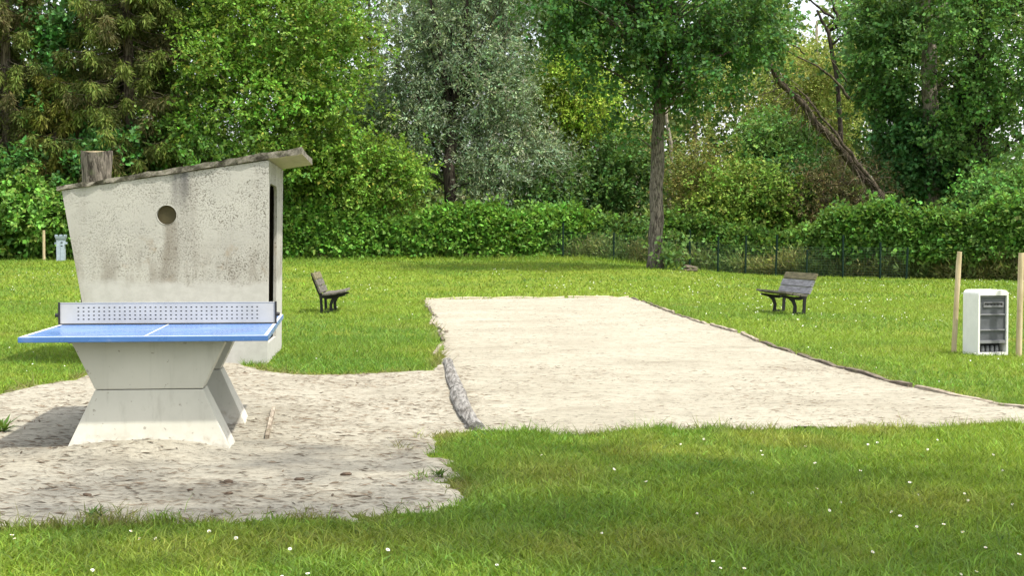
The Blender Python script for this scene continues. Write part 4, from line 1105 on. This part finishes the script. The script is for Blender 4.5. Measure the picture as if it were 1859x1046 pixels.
# ------------------------------------------------------------------ electric cabinet and stakes
M['shell'] = mat_plain('cabinet_shell', (0.62, 0.63, 0.60), 0.45, var=0.04)
M['panel'] = mat_plain('cabinet_panel', (0.080, 0.086, 0.096), 0.5, var=0.2)
M['ledge'] = mat_plain('cabinet_ledge', (0.17, 0.175, 0.185), 0.5)
M['cavity'] = mat_plain('cabinet_cavity', (0.03, 0.03, 0.032), 0.8)
def build_cabinet():
    px, d = 1777, 17.62
    root = thing('electric_cabinet', 'white electric cabinet with grey panelled front between two stakes', 'cabinet', (WX(px, d), d, 0), math.radians(14))
    W, D, H = 0.40, 0.34, 0.775
    r = 0.055
    out = [(0, 0.0), (W, 0.0)] + [(W - r + r * math.cos(t), H - r + r * math.sin(t)) for t in [i * math.pi / 12 for i in range(7)]] + [(r + r * math.cos(t), H - r + r * math.sin(t)) for t in [math.pi / 2 + i * math.pi / 12 for i in range(7)]]
    m = 0.024
    hole = [(m, 0.035), (W - m, 0.035), (W - m, H - 0.065), (m, H - 0.065)]
    sh = MB().plate(out, [hole], lambda u, v, w: (u, w, v), 0.20)
    sh.plate(out, [], lambda u, v, w: (u, 0.2002 + w, v), D - 0.20)
    sh.build('shell', M['shell'], root, bevel=0.006)
    MB().box(m + .002, W - m - .002, 0.028, 0.19, 0.145, H - 0.068).build('front_panel', M['panel'], root)
    MB().box(m + .002, W - m - .002, 0.15, 0.19, 0.036, 0.144).build('cavity', M['cavity'], root)
    for (z, h, p) in ((0.483, 0.016, 0.012), (0.300, 0.016, 0.012), (0.160, 0.036, 0.006), (0.694, 0.010, 0.016)):
        MB().box(m + .004, W - m - .004, p, 0.027, z - h / 2, z + h / 2).build('ledge', M['ledge'], root, bevel=0.003)
    fr = MB(); fr.plate([(0.08, 0.57), (W - .055, 0.57), (W - .055, 0.632), (0.08, 0.632)], [[(0.09, 0.592), (W - .068, 0.592), (W - .068, 0.622), (0.09, 0.622)]], lambda u, v, w: (u, 0.017 + w, v), 0.0105)
    fr.build('slot_frame', M['ledge'], root)
    MB().box(0.091, W - .069, 0.024, 0.0275, 0.593, 0.621).build('slot', M['cavity'], root)
    for i in range(5):
        MB().box(0.10 + i * .045, 0.125 + i * .045, 0.019, 0.0235, 0.594, 0.606).build('switch', M['panel'], root)
    for i in range(4):
        x = 0.11 + i * 0.062
        MB().tube([(x, 0.08, 0.0), (x, 0.08, 0.07), (x, 0.085, 0.112)], [0.022, 0.024, 0.019], 12).build('conduit', M['ledge'], root, smooth=True)
build_cabinet()
def mat_stake():
    n = NT('stake_wood'); g = n.noise(30, 4, 0.6, n.coord((1, 1, 0.08))); w = n.noise(6, 3)
    c = n.mix(n.range(g, 0.35, 0.65), (0.36, 0.29, 0.17), (0.47, 0.40, 0.26))
    c = n.mix(n.range(w, 0.55, 0.7, 0, 0.4), c, (0.22, 0.18, 0.11))
    n.bump(g, 0.3, 0.005); return n.fin(c, 0.8, 0, 0.2)
M['stake'] = mat_stake()
for (px, d, top, lean, r, label) in ((1733, 18.1, 457, 0.055, 0.031, 'round wooden stake left of the white electric cabinet'), (1851, 17.55, 459, 0.02, 0.036, 'wooden stake at the right picture edge beside the white cabinet'), (80, 57.6, 418, 0.0, 0.055, 'pale wooden stake by the hedge at the far left')):
    b = Vector(base_at(px, d)); h = WZ(top, d) - b.z
    mb = MB(); m = 9; pts = [(lean * i / (m - 1) + random.gauss(0, .002), random.gauss(0, .002), h * i / (m - 1)) for i in range(m)]
    mb.tube(pts, [r * (1 + random.uniform(-.05, .05)) for i in range(m - 1)] + [r * .9], 12, True, 0.03)
    o = mb.build('wooden_stake', M['stake'], None, smooth=False, loc=tuple(b)); tag(o, label, 'stake', 'wooden stakes')

# blue-grey service post by the far left hedge
M['post_blue'] = mat_plain('post_paint', (0.30, 0.36, 0.42), 0.5, var=0.12)
def build_service_post():
    b = Vector(base_at(111, 57.2)); root = thing('service_post', 'blue-grey metal service post with flared cap by the left hedge', 'post', tuple(b))
    MB().box(-.15, .15, -.12, .12, 0, .82).build('body', M['post_blue'], root, bevel=0.02)
    for s in (-1, 1): MB().box(min(s * .025, s * .135), max(s * .025, s * .135), -.132, -.121, .05, .66).build('door', M['post_blue'], root)
    MB().loft([(-.15, -.12, .83), (.15, -.12, .83), (.15, .12, .83), (-.15, .12, .83)], [(-.20, -.16, 1.00), (.20, -.16, 1.00), (.20, .16, 1.00), (-.20, .16, 1.00)]).build('cap', M['post_blue'], root)
    MB().box(-.17, .17, -.135, -.125, .88, .91).build('cap_groove', M['cavity'], root)
    for x in (-.17, 0, .17): MB().box(x - .025, x + .025, -.12, .12, 1.0, 1.05).build('cap_fin', M['post_blue'], root)
    for s in (-1, 1): MB().box(s * .19 - .045, s * .19 + .045, -.06, .06, .68, .76).build('socket', M['post_blue'], root, bevel=.01)
    for z in (.60, .73): MB().box(.03, .10, -.135, -.1205, z, z + .04).build('lock', M['cavity'], root)
build_service_post()

# tall stump behind the hut
b = Vector(base_at(177, 21.6)); rs = thing('tree_stump', 'sawn-off grey bark trunk showing above the hut roof', 'tree stump', tuple(b))
mb = MB(); n = 26; hh = WZ(276, 21.6) - b.z; m = 30; vs = []; fs = []
for i in range(m + 1):
    z = hh * i / m
    for k in range(n):
        a = 2 * math.pi * k / n; r = 0.212 * (1 + 0.28 * math.exp(-z / 0.4)) + 0.02 * (1 - i / m) + 0.017 * (vnoise(np.array([k * 0.9]), np.array([z * 2.2]), 91)[0] - .5) * 2
        vs.append((math.cos(a) * r, math.sin(a) * r, z + (0.02 * math.cos(a * 2) if i == m else 0)))
for i in range(m):
    for k in range(n): k2 = (k + 1) % n; fs.append((i * n + k, i * n + k2, (i + 1) * n + k2, (i + 1) * n + k))
mb.add(vs, fs); mb.build('trunk', M['bark_stump'], rs, smooth=True)
MB().tube([(0, 0, hh - .03), (0, 0, hh + .004)], [.19, .19], 26, True, .01).build('sawn_face', M['stake'], rs)

# ------------------------------------------------------------------ logs and timber edging
def mat_log():
    n = NT('weathered_log'); v = n.coord((1, 0.10, 1)); g = n.noise(34, 5, 0.7, v, 0.3); w = n.noise(4, 4, 0.65, n.coord((1, 0.4, 1)), 0.5)
    c = n.mix(n.range(g, 0.35, 0.62), (0.06, 0.057, 0.051), (0.25, 0.245, 0.23))
    c = n.mix(n.range(w, 0.52, 0.66, 0, 0.5), c, (0.075, 0.065, 0.052))
    n.bump(n.math('ADD', g, w), 1.0, 0.03)
    return n.fin(c, 0.9, 0, 0.15)
M['log'] = mat_log()
def build_log(label, a, b, r0, r1, bend, seed):
    random.seed(seed)
    A = Vector((*G(*a), 0.0)); B = Vector((*G(*b), 0.0)); mid = (A + B) / 2 + Vector((bend, 0, 0))
    n = 22; pts = bez(A, mid, B, n); vs = []; fs = []; k = 18
    cr = [random.uniform(0, 2 * math.pi) for _ in range(4)]
    for i, p in enumerate(pts):
        t = (pts[min(i + 1, n - 1)] - pts[max(i - 1, 0)]).normalized(); sx = t.cross(Vector((0, 0, 1))).normalized(); up = Vector((0, 0, 1))
        r = (r0 + (r1 - r0) * i / (n - 1)) * (1 + 0.05 * math.sin(i * 0.35 + seed) + random.gauss(0, .012))
        if i in (0, n - 1): r *= 0.95
        for q in range(k):
            an = 2 * math.pi * q / k; rr = r * (1 + 0.10 * (vnoise(np.array([q * 0.8]), np.array([i * .45]), seed)[0] - .5) * 2)
            for c in cr:
                dd = abs((an - c - 0.03 * i + math.pi) % (2 * math.pi) - math.pi)
                if dd < 0.22: rr -= 0.20 * r
            vs.append(p - A + sx * math.cos(an) * rr * 1.05 + up * (math.sin(an) * rr * 0.75 + r * 0.25))
    for i in range(n - 1):
        for q in range(k): q2 = (q + 1) % k; fs.append((i * k + q, i * k + q2, (i + 1) * k + q2, (i + 1) * k + q))
    fs += [tuple(range(k)), tuple(range((n - 1) * k, n * k))[::-1]]
    o = MB().add(vs, fs).build('weathered_log', M['log'], None, loc=tuple(A)); tag(o, label, 'log', 'logs edging the court')
build_log('narrower grey log at the far end of the log edging', (813, 657), (830, 711), 0.052, 0.064, -0.02, 3)
build_log('cracked grey log nearest the front lawn at the court corner', (831, 713), (864, 782), 0.070, 0.066, -0.06, 5)
random.seed(21)

M['edge_board'] = mat_plank('edge_board', (0.13, 0.105, 0.075), (0.34, 0.30, 0.24), 0.35)
M['edge_board_pale'] = mat_plank('edge_board_pale', (0.34, 0.30, 0.22), (0.52, 0.47, 0.36), 0.1)
M['edge_board_dark'] = mat_plank('edge_board_dark', (0.045, 0.036, 0.026), (0.15, 0.125, 0.095), 0.4)
def build_edging(label, pxline, blen, h, mat, wob):
    P = [Vector((*G(*p), 0)) for p in pxline]
    cum = [0.0]
    for a, b in zip(P[:-1], P[1:]): cum.append(cum[-1] + (b - a).length)
    def at(s):
        for i in range(len(P) - 1):
            if s <= cum[i + 1]: return P[i].lerp(P[i + 1], (s - cum[i]) / (cum[i + 1] - cum[i]))
        return P[-1]
    root = thing('timber_edging', label, 'edging', tuple(P[0]), 0, 'timber edging of the court')
    s = 0.0
    while s < cum[-1] - 0.3:
        l = min(blen * random.uniform(0.8, 1.15), cum[-1] - s)
        a, b = at(s), at(s + l - 0.03)
        d = (b - a); Ln = d.length; an = math.atan2(d.y, d.x) + random.gauss(0, wob)
        hh = h * random.uniform(0.7, 1.25)
        n = 7; A = []; vs = []; fs = []
        for i in range(n):
            x = Ln * i / (n - 1); zt = hh * (0.55 if random.random() < 0.16 else 1.0) + random.gauss(0, h * 0.10); w = 0.024 + random.gauss(0, .002); y = random.gauss(0, .003)
            vs += [(x, y - w, -.06), (x, y - w * .9, zt - .006), (x, y + w * .9, zt), (x, y + w, -.06)]
        for i in range(n - 1):
            q = i * 4
            for k in range(4): k2 = (k + 1) % 4; fs.append((q + k, q + k2, q + 4 + k2, q + 4 + k))
        fs += [(0, 1, 2, 3), tuple(4 * (n - 1) + k for k in (3, 2, 1, 0))]
        MB().add(vs, fs).build('board', mat if random.random() < 0.6 or mat == M['edge_board_pale'] else M['edge_board_dark'], root, loc=a - P[0] + Vector((random.gauss(0, .025), random.gauss(0, .015), 0)), rot=(0, 0, an))
        s += l + (random.uniform(0.15, 0.6) if random.random() < 0.35 else 0.02)
    return root
build_edging('row of rotting timber boards along the right side of the court', [(1150, 542), (1215, 568), (1275, 588), (1340, 606), (1400, 631), (1480, 656), (1560, 679), (1640, 701), (1720, 717), (1859, 743), (1960, 763)], 1.9, 0.042, M['edge_board'], 0.022)
build_edging('pale timber boards across the far end of the court', [(772, 544.5), (900, 543), (1030, 542), (1148, 541.5)], 1.6, 0.05, M['edge_board_pale'], 0.008)
build_edging('low dark timber boards on the left side of the court', [(772, 548), (786, 582), (798, 612), (806, 648)], 1.9, 0.045, M['edge_board'], 0.03)
a, b = Vector((*G(485, 800), 0)), Vector((*G(497, 746), 0)); d = b - a
tag(MB().box(0, d.length, -.015, .015, -.02, .035).build('wooden_strip', M['edge_board'], None, loc=tuple(a), rot=(0, 0, math.atan2(d.y, d.x))), 'thin wooden strip half buried in sand right of the table legs', 'strip')

bm = bmesh.new(); bmesh.ops.create_icosphere(bm, subdivisions=3, radius=1)
for v in bm.verts:
    q = 1 + 0.35 * (vnoise(np.array([v.co.x * 2.1 + 5]), np.array([v.co.z * 2.1 + v.co.y * 1.7]), 95)[0] - .5) * 2
    v.co *= q; v.co.x *= 0.24; v.co.y *= 0.2; v.co.z *= 0.13
me = bpy.data.meshes.new('root_stump'); bm.to_mesh(me); bm.free()
tag(link('root_stump', me, M['edge_board_dark'], None, (WX(1252, 49.5), 49.5, gz(1252, 49.5) + 0.06)), 'low brown root stump in the grass right of the lawn tree', 'root stump')

# ------------------------------------------------------------------ small things on the ground
M['chip'] = mat_plain('bark_chip', (0.085, 0.06, 0.04), 0.9, var=0.3, scale=30, bump=0.5)
for (px, py, l, label) in ((415, 883, .034, 'largest dark bark chip on the sand in front of the table'), (543, 879, .030, 'dark bark chip on the sand right of the largest chip'),
        (158, 905, .026, 'leftmost dark bark chip on the sand, near the front grass'), (415, 903, .026, 'dark bark chip on the sand just in front of the largest chip'),
        (345, 896, .018, 'smallest bark chip on the sand in front of the table'), (628, 867, .034, 'rightmost bark chip on the sand, toward the lawn corner')):
    x, y = G(px, py); bm = bmesh.new(); bmesh.ops.create_icosphere(bm, subdivisions=2, radius=1)
    for v in bm.verts:
        v.co *= 1 + random.gauss(0, .12); v.co.x *= l; v.co.y *= l * .55; v.co.z *= l * .35
    me = bpy.data.meshes.new('bark_chip'); bm.to_mesh(me); bm.free()
    o = link('bark_chip', me, M['chip'], None, (x, y, float(sand_height(np.array([x]), np.array([y]))[0]) + l * .2), (0, 0, random.gauss(0, .5)))
    tag(o, label, 'bark chip', 'bark chips on the sand')

def build_daisies():
    petal = mat_plain('daisy_petal', (0.60, 0.60, 0.56), 0.6, var=0.03); eye = mat_plain('daisy_eye', (0.65, 0.42, 0.03), 0.7)
    stem = mat_plain('daisy_stem', (0.07, 0.13, 0.02), 0.6)
    mb = MB(); n = 13; mats = []
    for k in range(n):
        a = 2 * math.pi * k / n; c, s = math.cos(a), math.sin(a); w = 0.0030
        mb.add([(c * .003 - s * w * .5, s * .003 + c * w * .5, .046), (c * .003 + s * w * .5, s * .003 - c * w * .5, .046), (c * .0135 + s * w, s * .0135 - c * w, .0475), (c * .0135 - s * w, s * .0135 + c * w, .0475)], [(0, 1, 2, 3)]); mats.append(0)
    m0 = len(mb.f); mb.tube([(0, 0, .045), (0, 0, .0485), (0, 0, .0500)], [.0045, .0045, .002], 8); m1 = len(mb.f); mb.tube([(0, 0, 0), (0, .003, .045)], [.001, .001], 4, False)
    me = bpy.data.meshes.new('daisy'); me.from_pydata(mb.v, [], mb.f)
    for m_ in (petal, eye, stem): me.materials.append(m_)
    for i, p in enumerate(me.polygons): p.material_index = 0 if i < m0 else (1 if i < m1 else 2)
    spots = [(20, 967), (28, 970), (235, 958), (258, 967), (285, 966), (525, 987), (430, 967), (515, 1037), (560, 1035), (168, 1025), (380, 955), (1236, 800), (1280, 790), (1380, 812), (1385, 820), (1460, 806), (1482, 836), (1575, 801), (1683, 808), (1665, 890), (1750, 888), (1756, 899), (1633, 930), (1663, 946), (1750, 960), (1770, 1028), (1788, 985), (1266, 923), (1294, 1011), (1305, 1020), (1350, 1023), (1580, 992), (1502, 917), (1527, 902), (1590, 775 + 20), (1700, 792), (1800, 820), (1820, 846), (1712, 946), (1740, 1030), (1480, 880), (1370, 885), (1093, 957), (1620, 920), (1840, 905), (1846, 1000), (1650, 870), (1560, 850), (1430, 905), (1175, 870), (985, 820), (1110, 845), (900, 1015), (700, 990)]
    for (px, py) in spots:
        x, y = G(px, py, 0.045); sc = random.uniform(0.45, 0.7)
        if sand_signed(np.array([x]), np.array([y]))[0] > -0.03: continue
        o = link('daisy', me, None, None, (x, y, 0), (math.radians(random.gauss(28, 12)), random.gauss(0, .2), random.uniform(-.6, .6))); o.scale = (sc,) * 3
        tag(o, 'tiny white daisy in the grass of the front lawn', 'daisy', 'daisies in the front lawn')
    # blossom specks of the further lawn
    n = 2200
    x, y = scatter(n, 11, 50, 0.5); w = sstep(0.42, 0.62, fbm(x * .5, y * .35, 55)); k = (sand_signed(x, y) < -0.2) & (RNG.random(n) < w * np.where(x > 1, 1.0, 0.4)) & ~((x < -2.4) & (x > -5.5) & (y > 16) & (y < 19.5)); x, y = x[k], y[k]; n = len(x)
    r = RNG.uniform(0.004, 0.009, n) * (0.6 + y / 40); z = ground_z(x, y) + 0.05
    P = np.stack([x, y, z], 1); a = 2 * np.pi * np.arange(6) / 6
    ring = np.stack([np.cos(a), np.sin(a) * .8, np.sin(a) * .5], 1)
    V = (P[:, None, :] + ring[None] * r[:, None, None]).reshape(-1, 3); F = np.arange(n * 6).reshape(-1, 6)
    o = link('clover_blossom', np_mesh('clover_blossom', V, F, 6), petal); o['kind'] = 'stuff'; o['label'] = 'white clover and daisy specks across the further lawn'; o['category'] = 'blossom'
build_daisies()

def build_weed(label, px, py, s, n):
    x, y = G(px, py); lv = Leaves()
    a = RNG.uniform(0, 2 * np.pi, n); T = np.stack([np.cos(a), np.sin(a), RNG.uniform(0.15, 0.9, n)], 1)
    lv.add(np.zeros((n, 3)) + RNG.normal(size=(n, 3)) * .01, T, np.tile([[0, 0, 1.0]], (n, 1)), RNG.uniform(.09, .17, n) * s, RNG.uniform(.02, .035, n) * s, np.array([[0.06, 0.12, 0.022]]) * RNG.normal(1, .2, (n, 1)))
    o = link('weed', lv.mesh('weed'), M['leaf'], None, (x, y, 0.015)); tag(o, label, 'weed')
build_weed('leafy weed rosette on the sand at the left edge', 4, 787, 1.0, 34)
build_weed('small grass tuft growing alone on the sand', 800, 870, 0.55, 30)
build_weed('upright grass tuft at the sand edge, left foreground', 170, 944, 0.6, 26)

# ------------------------------------------------------------------ the tree beside the photographer that shades the front lawn
tree('shade_tree', 'broadleaf tree right of the viewpoint shading the front lawn', [(5.6, 3.6, -0.05), (5.5, 3.7, 3.0), (4.6, 4.6, 6.0), (3.8, 5.0, 8.5)], [0.24, 0.2, 0.14, 0.05],
     [(np.array([3.6, 6.0, 8.2]), np.array([2.4, 1.7, 1.5])), (np.array([1.3, 5.7, 8.0]), np.array([1.6, 0.9, 1.0])), (np.array([5.5, 5.2, 7.5]), np.array([1.8, 1.7, 1.5]))], 88, 8, 8, 0.45, 0.10, 0.08, MAPLE, limbs=70, limb_r=0.03)
